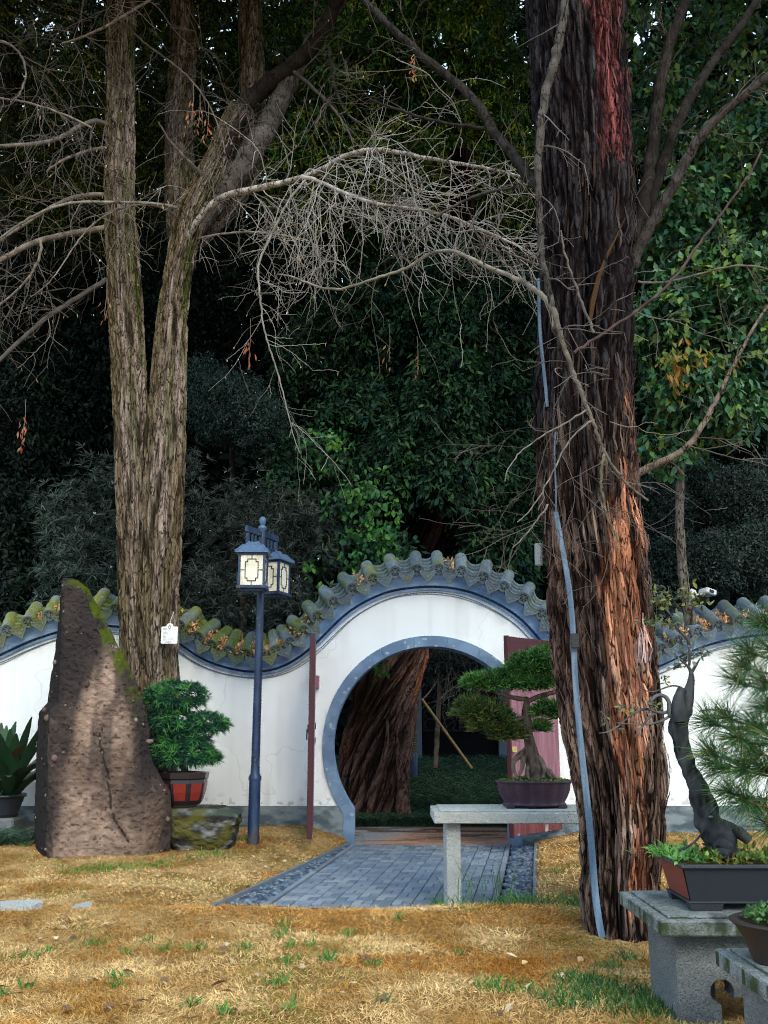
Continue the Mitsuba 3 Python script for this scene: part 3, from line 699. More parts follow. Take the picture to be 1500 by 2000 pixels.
def trunk_mesh(pts, rad, nu, nv, fr=9.0, fv=1.3, amp=0.02, seed=0, twist=0.0, lobes=0.0, colf=None, grooves=(), shape=None, crack=False):
    """a trunk with furrowed bark: returns (vertices, faces), colours. grooves: (side(z), width, depth, z0, z1) in half widths across the front"""
    p = spl(pts, nv); s = np.r_[0, np.cumsum(np.linalg.norm(np.diff(p, axis=0), axis=1))]
    r = np.interp(np.linspace(0, 1, nv), np.linspace(0, 1, len(rad)), rad) if len(rad) != nv else np.asarray(rad)
    th = np.arange(nu) * 2 * np.pi / nu
    S_, TH_ = np.meshgrid(s, th, indexing='ij'); A = TH_ + twist * S_
    R = r[:, None]
    q = np.stack([np.cos(A) * fr * 0.32, np.sin(A) * fr * 0.32, S_ * fv], -1)
    warp = (meshkit.fbm(q * [0.6, 0.6, 1.5], 2, seed + 9) - 0.5)
    q = q + warp[..., None] * [0.35, 0.35, 0.3]
    rd = 1.25 - 1.5 * clip01((ridged(q, 3, seed) - .25) / .7) if crack else ridged(q, 3, seed)
    fine = meshkit.fbm(q * [3.2, 3.2, 3.0], 3, seed + 3) - 0.5
    d = amp * (rd - 0.4) + amp * 0.8 * fine
    lob = lobes * R * (np.sin(3 * A + seed + 0.25 * S_) * 0.6 + np.sin(5 * A + 1.7 * seed - 0.3 * S_) * 0.4)
    dep = np.zeros_like(R * TH_)
    for gs, gw, gd, za, zb in grooves:
        z = p[:, 2][:, None]; k = np.clip((z - za) / .3, 0, 1) * np.clip((zb - z) / .3, 0, 1)
        dep = dep + gd * k * np.exp(-((np.cos(TH_) - gs(p[:, 2])[:, None]) / gw) ** 2) * (np.sin(TH_) < 0)
    rr = R + d + lob - dep
    if shape is not None: rr = rr + shape(TH_, S_, p)
    v = np.stack([p[:, None, 0] + rr * np.cos(TH_), p[:, None, 1] + rr * np.sin(TH_), np.broadcast_to(p[:, None, 2], rr.shape)], -1)
    t = np.gradient(p, axis=0); t = unit(t)
    # lean the rings so that they stand square to strongly leaning stems
    v[..., 2] -= (rr * np.cos(TH_)) * (t[:, None, 0] / np.maximum(t[:, None, 2], .35)) * 0.8 + (rr * np.sin(TH_)) * (t[:, None, 1] / np.maximum(t[:, None, 2], .35)) * 0.8
    col = colf(TH_, S_, p, rd, fine, dep) if colf else np.full(v.shape, .2)
    return (v.reshape(-1, 3), gridf(nv, nu, True)), col.reshape(-1, 3)


def edges(rows, Y):
    rows = np.asarray(rows, float); v = rows[:, 0]
    a, b = P(rows[:, 1], v, Y), P(rows[:, 2], v, Y)
    return (a + b) / 2, (b[:, 0] - a[:, 0]) / 2


def lerp(a, b, t): return np.asarray(a) * (1 - t[..., None]) + np.asarray(b) * t[..., None]
def clip01(x): return np.clip(x, 0, 1)


def bare_col(TH_, S_, p, rd, fine, dep):
    t = clip01(.42 + rd * 0.3 + fine * 1.5)
    c = lerp([.016, .013, .011], [.35, .295, .25], t)
    m = clip01((meshkit.fbm(np.stack([np.cos(TH_) * 2, np.sin(TH_) * 2, S_ * .8], -1), 3, 31) - .52) * 5) * clip01(np.abs(np.cos(TH_ + .5)) * 1.4 - .4)
    big = meshkit.fbm(np.stack([np.cos(TH_) * 1.6, np.sin(TH_) * 1.6, S_ * .55], -1), 3, 71); br_ = clip01((big - .45) * 4 + .5 * np.cos(TH_) + .1)  # bark patches, plus side light painted into the right flank
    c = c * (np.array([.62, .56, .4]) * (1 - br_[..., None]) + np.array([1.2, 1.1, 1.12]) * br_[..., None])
    kn = clip01((meshkit.fbm(np.stack([np.cos(TH_) * 2.2, np.sin(TH_) * 2.2, S_ * 1.5], -1), 2, 99) - .66) * 12); c = c * (1 - .75 * kn[..., None])
    return c * (1 - .7 * m[..., None]) + np.array([.06, .085, .014]) * (.7 * m[..., None]) * (.4 + t[..., None])


def branch(parent, pts, w, Y, col=(.2, .165, .14), n=7, name='branch', jit=0.0, **tag):
    """a branch along pixels (u, v) at depth Y (a number or a pair) with widths w in pixels; returns its points and radii"""
    pts = np.asarray(pts, float); Ys = np.interp(np.linspace(0, 1, len(pts)), np.linspace(0, 1, np.size(Y)), np.atleast_1d(Y))
    q = P(pts[:, 0], pts[:, 1], Ys); k = max(12, 7 * len(pts)); c = spl(q, k)
    rad = np.interp(np.linspace(0, 1, k), np.linspace(0, 1, np.size(w)), np.atleast_1d(w)) / 2 * np.mean(mpp(pts[:, 1], Ys))
    c = c + (meshkit.noise(np.stack([np.arange(k) * .9, np.full(k, pts[0, 0]), np.zeros(k)], 1)[:, None, :] + np.arange(3)[None, :, None] * 31.7, 2) - .5) * (rad[:, None] * 0.25 + .012)
    rad = rad * (1 + .1 * (meshkit.noise(np.stack([np.arange(k) * 1.7, np.full(k, pts[0, 1]), np.zeros(k)], 1), 5) - .5))
    cc = np.asarray(col) * (0.6 + 0.8 * meshkit.noise(np.stack([np.arange(k) * 2.3, np.full(k, 3.0), np.zeros(k)], 1), 8))[:, None]
    mb = MB(); v, f, _ = tube(c, rad, n)
    mb.add(v, f, np.vstack([np.repeat(cc, n, 0) * (0.75 + .5 * meshkit.noise(v[:-2] * [60, 60, 60], 3))[:, None], cc[:1], cc[-1:]]))
    put(name, mb, 'm_bark' if np.max(w) > 15 else 'm_matte', True, parent=parent, **tag)
    return c, rad


def grow(mb, tips, p, d, L, r, rng, lev, col, droop=0.25, zig=0.2, kids=0.5, spur=0.5):
    n = max(3, int(L / 0.055)); q = [p]; d = d / np.linalg.norm(d)
    for i in range(n):
        d = d + rng.normal(0, zig, 3) * [1, .8, 1] * .6 + np.array([0, 0, -droop * .12]); d /= np.linalg.norm(d)
        q.append(q[-1] + d * L / n)
        if lev > 0 and i > 0 and rng.uniform() < kids:
            s = unit(np.cross(d, rng.normal(size=3))); grow(mb, tips, q[-1], d * .7 + s * .75, L * rng.uniform(.25, .6), r * .62, rng, lev - 1, col, droop, zig, kids, spur)
        if rng.uniform() < spur:
            s = unit(np.cross(d, rng.normal(size=3))); e = q[-1] + (s * .8 + d * .3) * rng.uniform(.01, .03)
            mb.add([q[-1] - d * r, q[-1] + d * r, e], [[0, 1, 2]], col)
    q = np.array(q); rad = np.linspace(r, max(r * .42, .0023), len(q))
    v, f, _ = tube(q, rad, 4 if r > .005 else 3, False)
    mb.add(v, f, np.asarray(col) * rng.uniform(.6, 1.25)); tips.append(q[-1])


def twigs_along(mb, tips, c, rad, n, rng, L=(.4, 1.1), bias=(0, -.3, -.2), lev=2, col=(.27, .235, .21), t0=.15, kids=.4, droop=.25, r=None):
    for _ in range(n):
        i = int(rng.uniform(t0, 1) * (len(c) - 2)); d = unit(c[i + 1] - c[i]); s = unit(np.cross(d, rng.normal(size=3)))
        grow(mb, tips, c[i], d * rng.uniform(.2, .8) + s * .8 + np.array(bias) * rng.uniform(.3, 1.3), rng.uniform(*L), r or min(max(rad[i] * .4, .003), .0065), rng, lev, col, droop, .2, kids)


# -- the bare twin-stemmed tree on the left
bt = thing('bare_tree', 'bare twin-stemmed tree with furrowed bark and a tangle of leafless twigs behind the standing stone', 'tree')
YT = 10.5
LT_ = [(1665, 236, 300), (1330, 243, 302), (1250, 238, 298), (1150, 234, 295), (1050, 232, 292), (900, 228, 288), (800, 224, 287), (700, 220, 283), (600, 215, 277), (500, 212, 269), (450, 210, 265), (400, 208, 262), (300, 208, 262), (200, 208, 262), (100, 207, 265), (0, 210, 268), (-150, 212, 268), (-400, 220, 262)]
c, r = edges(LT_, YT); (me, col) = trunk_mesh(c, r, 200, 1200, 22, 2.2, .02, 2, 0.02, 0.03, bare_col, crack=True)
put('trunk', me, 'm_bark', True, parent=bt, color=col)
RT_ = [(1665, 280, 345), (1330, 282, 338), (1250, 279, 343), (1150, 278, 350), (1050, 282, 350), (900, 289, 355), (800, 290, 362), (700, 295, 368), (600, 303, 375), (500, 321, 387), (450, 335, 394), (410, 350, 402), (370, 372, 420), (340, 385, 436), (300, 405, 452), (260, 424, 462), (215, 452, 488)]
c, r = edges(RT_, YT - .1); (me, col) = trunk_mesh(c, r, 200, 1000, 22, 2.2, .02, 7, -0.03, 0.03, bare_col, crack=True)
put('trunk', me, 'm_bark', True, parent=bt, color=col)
def stem(rows, Y, seed, dark=1.0, nm='stem'):
    c, r = edges(rows, Y); me, col = trunk_mesh(c, r, 100, 420, 22, 3.2, .018, seed, 0, .03, lambda *a: bare_col(*a) * dark, crack=True)
    put(nm, me, 'm_bark', True, parent=bt, color=col)
stem([(520, 330, 380), (430, 326, 380), (400, 324, 378), (300, 324, 376), (200, 326, 376), (100, 334, 380), (0, 336, 376), (-150, 338, 374)], YT + .35, 12, .7)
stem([(500, 358, 366), (420, 412, 448), (350, 440, 500), (300, 462, 512), (250, 468, 516), (180, 470, 516), (100, 470, 512), (0, 468, 508), (-150, 466, 504)], YT + .3, 17, .8)
branches_l = []
def bl(pts, w, Y=YT - .2, **k): q = branch(bt, pts, w, Y, **k); branches_l.append(q); return q
bl([(372, 440), (408, 350), (440, 285), (468, 222), (520, 165), (575, 125), (620, 75), (650, 20), (680, -60)], (20, 36, 36, 34, 32, 30, 26, 24), YT - .1, col=(.03, .025, .022), n=12)
bl([(352, 520), (385, 450), (428, 385), (478, 318), (520, 250), (548, 190), (590, 115), (640, 40), (670, -40)], (20, 36, 44, 42, 38, 32, 30), YT + .0, col=(.11, .095, .085), n=12)
b1 = bl([(352, 490), (375, 450), (420, 395), (470, 375), (560, 355), (620, 335), (680, 303), (730, 293), (800, 302), (900, 320), (1000, 340), (1050, 360)], (12, 16, 13, 11, 10, 8, 6, 3), (YT - .05, YT - 1.2, YT - 2.2), col=(.42, .37, .34))
b2 = bl([(590, 345), (640, 362), (690, 384), (760, 402), (850, 415), (920, 440), (1000, 475), (1050, 505)], (9, 8, 7, 6, 3), (YT - 1.1, YT - 2.0), col=(.42, .37, .34))
b3 = bl([(605, 345), (560, 400), (530, 460), (505, 520), (508, 580), (515, 640), (540, 720), (560, 800), (586, 885)], (5.5, 5, 4, 2.8, 1.4), (YT - 1.1, YT - 1.7), col=(.24, .22, .2))
bl([(382, 418), (300, 398), (200, 395), (130, 398), (60, 425), (-30, 490)], (7, 6, 5, 4), (YT - .05, YT - .6, YT - .8), col=(.25, .22, .19))
b4 = bl([(350, 475), (450, 455), (520, 455), (600, 470)], (5, 3), (YT - .05, YT - .5, YT - .7), col=(.28, .24, .21))
bl([(215, 442), (150, 455), (80, 470), (0, 508), (-60, 540)], (13, 12, 10), (YT, YT - .8), col=(.2, .165, .14))
bl([(208, 380), (110, 400), (60, 430), (0, 468), (-40, 500)], (10, 8, 7), (YT, YT - .6), col=(.2, .17, .15))
bl([(232, 265), (190, 237), (120, 268), (60, 282), (-20, 288)], (11, 9, 7), (YT, YT - .7), col=(.19, .165, .15))
bl([(215, 288), (170, 296), (130, 310), (90, 335)], (9, 6, 4), (YT, YT - .4))
bl([(212, 545), (150, 582), (80, 630), (0, 702), (-50, 740)], (12, 10, 8), (YT, YT - .9), col=(.085, .075, .07))
bl([(-20, 190), (70, 205), (110, 218), (180, 250)], (4, 5, 4), YT - .9)
bl([(0, 80), (30, 95), (50, 150), (20, 200)], (5, 4, 3), YT - .8)
bl([(120, 85), (190, 60), (245, 30), (310, -10)], (4, 6, 6), YT - .7)
bl([(235, 20), (290, 90), (345, 130), (385, 170), (420, 230), (440, 300)], (5, 4, 3, 2), (YT, YT - .7))
bl([(310, 238), (345, 290), (395, 342), (412, 365)], (3, 6, 8), (YT - .5, YT - .1), col=(.12, .1, .09))
bl([(558, 128), (620, 180), (660, 225), (692, 288)], (9, 7, 2), (YT - .1, YT - .5), col=(.08, .07, .065))
bl([(640, 90), (650, 150), (665, 200), (705, 245)], (7, 6, 4), YT, col=(.05, .05, .045))
bl([(80, 470), (70, 520), (30, 570), (-20, 610)], (6, 5, 4), YT - .6)
bl([(355, 430), (285, 400), (180, 440), (120, 520), (60, 580)], (5, 4, 3, 2), (YT - .05, YT - .8))
rl_ = np.random.default_rng(21)
tw, tips = MB(), []
twigs_along(tw, tips, *b1, 52, rl_, (.5, 1.6), (0, -.2, -.5), 1, (.42, .38, .355), .1, .3)
twigs_along(tw, tips, *b2, 58, rl_, (.5, 1.5), (0, -.2, -.4), 1, (.42, .38, .355), .05, .3)
twigs_along(tw, tips, *b3, 20, rl_, (.3, 1.0), (.1, -.2, -.4), 1, (.36, .33, .31), .1, .3)
twigs_along(tw, tips, *b4, 14, rl_, (.4, 1.2), (.3, -.2, -.3), 1, (.32, .29, .27), .1, .3)
for q in branches_l:
    if q[0] is b1[0] or q[0] is b2[0] or q[0] is b3[0]: continue
    twigs_along(tw, tips, *q, 10, rl_, (.4, 1.2), (0, -.2, -.15), 1, (.16, .14, .125), .1, .3)
for v_ in (60, 180, 330, 430, 520): # thin shoots off the left stem
    for _ in range(3):
        o = P(rl_.uniform(212, 262), v_ + rl_.uniform(-40, 40), YT - .15); grow(tw, tips, o, np.array([rl_.uniform(-1, 1), -.6, rl_.uniform(-.3, .6)]), rl_.uniform(.7, 1.4), .006, rl_, 2, (.19, .165, .145), .25, .3, .35)
put('twig', tw, 'm_matte', True, parent=bt, kind='stuff')
tips = np.array(tips); sel = rl_.uniform(size=len(tips)) < .10; B = tips[sel]
mb = MB(); mb.add(*leaves(B, rnd(len(B), rl_) * .5 + [0, 0, -1], rnd(len(B), rl_), rl_.uniform(.03, .06, len(B)), rl_.uniform(.012, .02, len(B)), colmix(len(B), [(.42, .26, .12), (.3, .17, .09), (.45, .33, .2)], .2, rl_)))
put('dry_leaf', mb, 'm_leaf', parent=bt, kind='stuff')
for u, v_, n in ((375, 215, 9), (388, 235, 7), (405, 250, 8), (487, 680, 10), (45, 840, 14), (205, 600, 9), (808, 130, 12), (760, 690, 8), (815, 715, 6)):
    mb = MB(); o = P(u, v_, YT - 1.0); q = o + rl_.normal(0, .02, (n, 3)) + np.linspace(.08, -.1, n)[:, None] * [0, 0, 1.4]
    mb.add(*leaves(q, rnd(n, rl_) * .5 + [0, 0, -1], rnd(n, rl_), .085, .022, colmix(n, [(.4, .1, .04), (.32, .14, .07)], .3, rl_)))
    mb.tube(np.array([o + [0, 0, .35], o + [0.01, 0, .15], o + [0, 0, -.1]]), .003, 4, (.2, .15, .12))
    put('dry_leaf_cluster', mb, 'm_leaf', parent=bt, kind='stuff')

# white name tag hung on the bare tree
c = P(331, 1239, YT - .46); m_ = mpp(1239, YT - .46); w, h = 16 * m_, 18 * m_
sg = thing('tree_tag', 'white plastic name tag with small lettering hanging on the bare tree trunk', 'sign')
pl = unary_union([sbox(-w, -h, w, h * .84).buffer(-.012).buffer(.012), Point(0, h * .84).buffer(w * .42)]).buffer(.012).buffer(-.012)
pl = pl.difference(Point(0, h * 1.0).buffer(.008))
v, f = extr(pl, -.004, .004); put('plate', (v + c, f), 'm_white', parent=sg)
mb = MB(); rx = np.random.default_rng(2)
def dash(x0, x1, z, t): mb.box((c[0] + x0 * w, c[1] - .0055, c[2] + z * h - t), (c[0] + x1 * w, c[1] - .0043, c[2] + z * h + t), (.12, .15, .16))
for x in (-.74, -.5): dash(x, x + .1, .58, .008); dash(x - .05, x + .15, .6, .002); dash(x - .04, x + .14, .53, .002)
for i, (a, b) in enumerate(((-.75, -.3), (-.75, -.2), (-.75, -.2), (-.75, -.42), (-.75, -.4), (-.75, -.35), (-.75, .72), (-.75, -.5))):
    x = a; z = .36 - i * .145
    while x < b: e = x + rx.uniform(.04, .09); dash(x, min(e, b), z, .0028); x = e + .03
for z, a, b in ((-.8, -.42, .36), (-.9, -.4, .3)):
    x = a
    while x < b: dash(x, x + .07, z, .0026); x += .1
lf = Polygon([(0, .3 * h * 0 + h * 1.12 * .9), (.2 * w, h * .8), (.17 * w, h * .68), (0, h * .54), (-.17 * w, h * .68), (-.2 * w, h * .8)])
v, f = extr(lf.difference(lf.buffer(-.007)), -.0055, -.0043); mb.add(v + c, f, (.1, .16, .17))
put('lettering', mb, 'm_matte', parent=sg)
put('cord', MB().tube(np.array([c + [0, .0, h * 1.0], c + [0, .02, h * 1.6], c + [.01, .12, h * 2.6]]), .003, 5, (.6, .6, .6)), 'm_matte', True, parent=sg)

# -- the big shaggy tree on the right
YR = 6.15
bt2 = thing('shaggy_tree', 'massive old trunk with shaggy bark and red peeled patches right of the path', 'tree')
ER = [(1900, 1150, 1295), (1840, 1146, 1292), (1750, 1135, 1290), (1650, 1124, 1306), (1550, 1113, 1310), (1450, 1101, 1302), (1350, 1090, 1285), (1250, 1080, 1272), (1150, 1071, 1266), (1080, 1066, 1262), (1000, 1061, 1246), (900, 1051, 1238), (800, 1047, 1232), (700, 1049, 1235), (600, 1050, 1239), (500, 1050, 1240), (400, 1050, 1238), (300, 1044, 1236), (200, 1031, 1237), (100, 1017, 1240), (0, 1004, 1242), (-150, 995, 1245), (-400, 1000, 1235)]
PIPE = np.array([(1000, 1085), (1080, 1100), (1180, 1115), (1300, 1122), (1420, 1131), (1550, 1145), (1650, 1155), (1800, 1170), (1830, 1176)], float)
c, r = edges(ER, YR)
vr = np.array([e[0] for e in ER], float); zr = c[:, 2]; o_ = np.argsort(zr)
def side_of(rows):
    """a trace (row, column) on the trunk as the cosine of the angle round it, by height"""
    rows = np.asarray(rows, float); z = P(1150, rows[:, 0], YR)[:, 2]; x = P(rows[:, 1], rows[:, 0], YR)[:, 0]
    cc = np.interp(z, zr[o_], c[o_, 0]); hh = np.interp(z, zr[o_], r[o_]); s = (x - cc) / hh; k = np.argsort(z)
    return lambda q: np.interp(q, z[k], s[k])
zv = lambda v_: P(1150, v_, YR)[2]
groove1 = side_of([(380, 1135), (500, 1128), (600, 1122), (700, 1120), (800, 1112), (900, 1105), (980, 1095)])
groove2 = side_of(np.stack([PIPE[:, 0], PIPE[:, 1] + 16], 1))
groove0 = side_of([(-400, 1105), (0, 1118), (200, 1125), (380, 1132)])
pa0, pa1 = side_of([(-400, 1130), (0, 1132), (100, 1132), (200, 1138), (300, 1142), (352, 1148)]), side_of([(-400, 1222), (0, 1224), (100, 1226), (200, 1232), (300, 1233), (352, 1232)])
pc0, pc1 = side_of([(230, 1140), (300, 1138), (385, 1142)]), side_of([(230, 1165), (300, 1168), (385, 1158)])
pb0 = side_of([(768, 1203), (850, 1190), (950, 1196), (1050, 1172), (1120, 1148), (1250, 1150), (1350, 1168), (1450, 1176), (1550, 1190), (1750, 1222)])
pb1 = side_of([(768, 1211), (850, 1228), (950, 1240), (1050, 1244), (1120, 1250), (1250, 1262), (1350, 1256), (1450, 1250), (1550, 1248), (1750, 1250)])
pp0, pp1 = side_of([(1210, 1222), (1290, 1214), (1380, 1220)]), side_of([(1210, 1238), (1290, 1254), (1380, 1232)])
def inside(q0, q1, z, s, za, zb, nzv, soft=.16):
    z_, j = z[:, None], nzv * .7
    return clip01((s + j - q0(z)[:, None]) / soft) * clip01((q1(z)[:, None] - s + j) / soft) * clip01((z_ - za + nzv * .3) / .05) * clip01((zb - z_ + nzv * .3) / .05)
def patches(TH_, S_, p):
    z = p[:, 2]; s = np.where(np.sin(TH_) < .2, np.cos(TH_), 9); nv_ = meshkit.fbm(np.stack([np.cos(TH_) * 5, np.sin(TH_) * 5, S_ * 2.2], -1), 4, 77) - .5
    A = np.maximum(inside(pa0, pa1, z, s, zv(352), 99, nv_), inside(pc0, pc1, z, s, zv(385), zv(230), nv_))
    B = inside(pb0, pb1, z, s, zv(1760), zv(770), nv_ * 1.6)
    C = inside(pp0, pp1, z, s, zv(1390), zv(1205), nv_)
    return A, B, C
def shag_col(TH_, S_, p, rd, fine, dep):
    A, B, C = patches(TH_, S_, p); z = p[:, 2][:, None]
    fib = meshkit.fbm(np.stack([np.cos(TH_) * 22, np.sin(TH_) * 22, S_ * 3.5], -1), 2, 66) - .5
    t = clip01(rd * .5 + fine * 1.3 + fib * 1.5 + .14)
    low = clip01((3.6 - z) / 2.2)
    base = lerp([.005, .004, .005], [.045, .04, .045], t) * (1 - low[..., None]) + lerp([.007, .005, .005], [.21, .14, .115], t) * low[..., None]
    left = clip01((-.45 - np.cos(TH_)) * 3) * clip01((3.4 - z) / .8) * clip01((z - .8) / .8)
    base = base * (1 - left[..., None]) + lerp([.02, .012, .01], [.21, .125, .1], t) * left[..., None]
    h = meshkit.fbm(np.stack([np.cos(TH_) * 4, np.sin(TH_) * 4, S_ * 1.7], -1), 3, 55)
    ra = lerp([.04, .016, .03], [.26, .075, .07], clip01(h * 2.2 - .5)) * (.2 + 1.15 * t[..., None])
    rbb = lerp([.16, .045, .025], [.52, .225, .13], clip01(h * 2 - .4)) * (.35 + 1.15 * t[..., None])
    rc = lerp([.36, .22, .22], [.55, .42, .43], clip01(h * 2 - .5)) * (.55 + .6 * t[..., None])
    flake = clip01((meshkit.fbm(np.stack([np.cos(TH_) * 9, np.sin(TH_) * 9, S_ * 4], -1), 3, 91) - .54) * 9)
    col = base
    for m_, k in ((A, ra), (B, rbb), (C, rc)):
        m_ = m_ * (1 - .6 * flake * (m_ is not C)); col = col * (1 - m_[..., None]) + k * m_[..., None]
    pale = clip01((meshkit.fbm(np.stack([np.cos(TH_) * 9, np.sin(TH_) * 9, S_ * 2.2], -1), 3, 12) - .56) * 9) * low * clip01(t * 1.5 - .3)
    col = col * (1 - .6 * pale[..., None]) + np.array([.5, .34, .26]) * .6 * pale[..., None]
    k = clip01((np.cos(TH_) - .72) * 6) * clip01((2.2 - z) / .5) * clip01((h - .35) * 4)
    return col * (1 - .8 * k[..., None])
def shag_shape(TH_, S_, p):
    A, B, C = patches(TH_, S_, p)
    scale = meshkit.fbm(np.stack([np.cos(TH_) * 6, np.sin(TH_) * 6, S_ * 2.2], -1), 2, 40); scale = np.floor(scale * 6) / 6
    return (scale - .45) * .022 - .022 * np.maximum(A, B) - .012 * C + .02 * clip01((.35 - S_) / .35)
me, col = trunk_mesh(c, r * .985, 320, 1300, 22, 2.6, .024, 5, .02, .03, shag_col, [(groove0, .12, .05, zv(390), 12), (groove1, .16, .11, zv(990), zv(370)), (groove2, .1, .07, 0, zv(1000))], shag_shape, crack=True)
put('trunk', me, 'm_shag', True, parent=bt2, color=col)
# loose strips of bark
rs = np.random.default_rng(33); V = me[0].reshape(1300, 320, 3); mb = MB()
for _ in range(1100):
    i, j = rs.integers(60, 1200), rs.integers(160, 320)
    if rs.uniform() < .5: i = rs.integers(60, 560)
    n = rs.integers(5, 16); q = V[i:i + n * 3:3, j].copy(); out = np.array([math.cos(j * 2 * np.pi / 320), math.sin(j * 2 * np.pi / 320), 0])
    q += out * (np.linspace(.004, rs.uniform(.006, .03), len(q)))[::rs.choice([-1, 1]), None]
    w_ = rs.uniform(.003, .010) * np.sin(np.linspace(.25, 2.9, len(q))); tn = np.array([-out[1], out[0], 0])
    v = np.concatenate([q - tn * w_[:, None], q + tn * w_[:, None] + out * .003]); k = len(q)
    f = np.array([[a, a + 1, k + a + 1, k + a] for a in range(k - 1)])
    base = col.reshape(1300, 320, 3)[min(i + 2, 1299), j]; mb.add(v, f, base * rs.uniform(.7, 1.5) + np.array([.03, .018, .012]) * rs.uniform(0, 1.5))
put('bark_strip', mb, 'm_matte', parent=bt2, kind='stuff')
put('splinter', MB().tube(P([1152, 1158, 1170, 1185, 1205, 1222], [632, 590, 540, 500, 460, 424], YR - .32), np.array([.012, .02, .018, .012, .006, .002]), 7, (.075, .04, .022)), 'm_matte', parent=bt2, label='long splinter of orange torn wood')
branches_r = []
def brr(pts, w, Y=YR, **k): q = branch(bt2, pts, w, Y, n=9, **k); branches_r.append(q); return q
dk = (.028, .024, .023)
brr([(1060, 370), (1040, 350), (1000, 300), (960, 250), (930, 200), (850, 130), (760, 50), (700, -15)], (24, 20, 18, 16, 13), (YR, YR + .8), col=(.035, .032, .03))
brr([(955, 253), (900, 245), (850, 237), (780, 215), (720, 195)], (8, 6, 5), YR + .4, col=(.03, .028, .028))
brr([(1105, -20), (1085, 110), (1062, 205), (1052, 300), (1054, 430), (1062, 520), (1078, 600)], (16, 20, 16, 13, 12), YR - .45, col=(.085, .075, .068))
brr([(1076, 590), (1100, 670), (1125, 740), (1150, 800), (1180, 880), (1220, 940), (1268, 978)], (13, 10, 8, 6, 4), YR - .45, col=(.14, .12, .1))
brr([(1240, 480), (1262, 370), (1275, 280), (1292, 150), (1318, 60), (1345, -30)], (30, 26, 24, 22, 20), (YR, YR + .2), col=dk)
brr([(1235, 500), (1262, 420), (1320, 250), (1380, 140), (1440, 60), (1490, -20)], (22, 22, 18, 15), (YR + .1, YR + .6), col=(.026, .023, .022))
brr([(1232, 525), (1262, 460), (1320, 350), (1370, 265), (1430, 205), (1520, 130)], (26, 22, 20, 18, 16), (YR, YR - .3), col=(.055, .048, .046))
brr([(1235, 930), (1290, 903), (1335, 878), (1366, 842), (1400, 780), (1440, 700), (1520, 570)], (16, 13, 11, 7, 6, 5), (YR, YR - .2), col=(.19, .145, .12))
brr([(1120, 690), (1180, 650), (1240, 610), (1300, 560), (1370, 470), (1430, 390), (1490, 290)], (6, 6, 5, 4), YR - .4, col=(.09, .06, .06))
brr([(1040, 365), (980, 370), (900, 395), (830, 440), (760, 485)], (7, 6, 5, 3), YR + .3, col=(.06, .055, .055))
brr([(1085, 640), (1070, 590), (1020, 550), (950, 520), (890, 492), (850, 492), (800, 520), (730, 545), (660, 565), (600, 552), (545, 535)], (11, 10, 8, 7, 6, 5, 3), (YR - .4, YR + .6), col=(.22, .2, .17))
brr([(1060, 520), (1020, 505), (980, 488)], (5, 3), YR)
brr([(1160, 1050 - 400), (1125, 560), (1108, 510), (1095, 450)], (6, 5, 3), YR - .4, col=(.13, .11, .1))
brr([(1245, 1240 - 690), (1330, 545), (1430, 520), (1510, 530)], (5, 4, 4), YR - .1, col=(.14, .12, .11))
brr([(1070, 985), (1030, 1040), (1000, 1070)], (4, 3, 2), YR - .4, col=(.2, .17, .15))
brr([(1160, 820), (1090, 900), (1060, 960), (1010, 1020)], (4, 3, 2), YR - .45, col=(.2, .18, .16))
brr([(1145, 800), (1080, 840), (1020, 880), (985, 940)], (4, 3, 2), YR - .45, col=(.19, .17, .15))
brr([(1180, 885), (1175, 960), (1195, 1030), (1210, 1060)], (7, 5, 3), YR - .45, col=(.13, .12, .08))
tw, tips = MB(), []
for q in branches_r:
    twigs_along(tw, tips, *q, 6, rs, (.2, .7), (0, -.2, -.1), 2, (.14, .12, .11), .1, .4)
for _ in range(10):
    o = P(rs.uniform(1080, 1200), rs.uniform(640, 920), YR - .42); grow(tw, tips, o, np.array([rs.uniform(-1, .8), -.4, rs.uniform(-.8, .6)]), rs.uniform(.25, .6), .004, rs, 2, (.2, .17, .15), .25, .45, .4)
put('twig', tw, 'm_matte', True, parent=bt2, kind='stuff')

# conduit strip running down the trunk
def pipe_pts(tr, Y): tr = np.asarray(tr, float); return P(tr[:, 1], tr[:, 0], Y)
cp = thing('cable_conduit', 'blue grey cable conduit running down the shaggy trunk to the ground', 'conduit')
q = spl(pipe_pts(PIPE, YR - .36), 60); z_ = np.interp(q[:, 2], [0, 1, 2.5, 6], [.02, .019, .016, .012])
mb = MB()
for a in range(len(q)): pass
tt, uu, ww = frames(q); qd = []
for a, (sx, sy) in enumerate(((-1, -.5), (1, -.5), (1, .5), (-1, .5))): qd.append(q + np.array([1, 0, 0]) * (sx * z_ * .95)[:, None] + np.array([0, 1, 0]) * (sy * z_)[:, None])
v = np.stack(qd, 1).reshape(-1, 3); put('channel', (v, gridf(60, 4, True)), 'm_pipe', parent=cp)
q = spl(pipe_pts([(545, 1051), (600, 1053), (660, 1056), (730, 1063), (795, 1069)], YR - .2), 30); put('upper_pipe', MB().tube(q, .012, 8).get()[0], 'm_pipe', True, parent=cp)
q = spl(pipe_pts([(845, 1085), (890, 1083), (940, 1085), (1004, 1085)], YR - .36), 20); put('wire', MB().tube(q, .006, 6).get()[0], 'm_pipe', True, parent=cp)
c0 = P(1124, 1250, YR - .39); put('junction', bbox(c0 - [.03, .02, .05], c0 + [.02, .0, .04], .003), 'm_black', parent=cp)
sp = thing('grey_canister', 'small grey canister fixed to the left side of the shaggy trunk above the gate', 'canister')
c0, c1 = P(1053, 1104, YR), P(1053, 1062, YR)
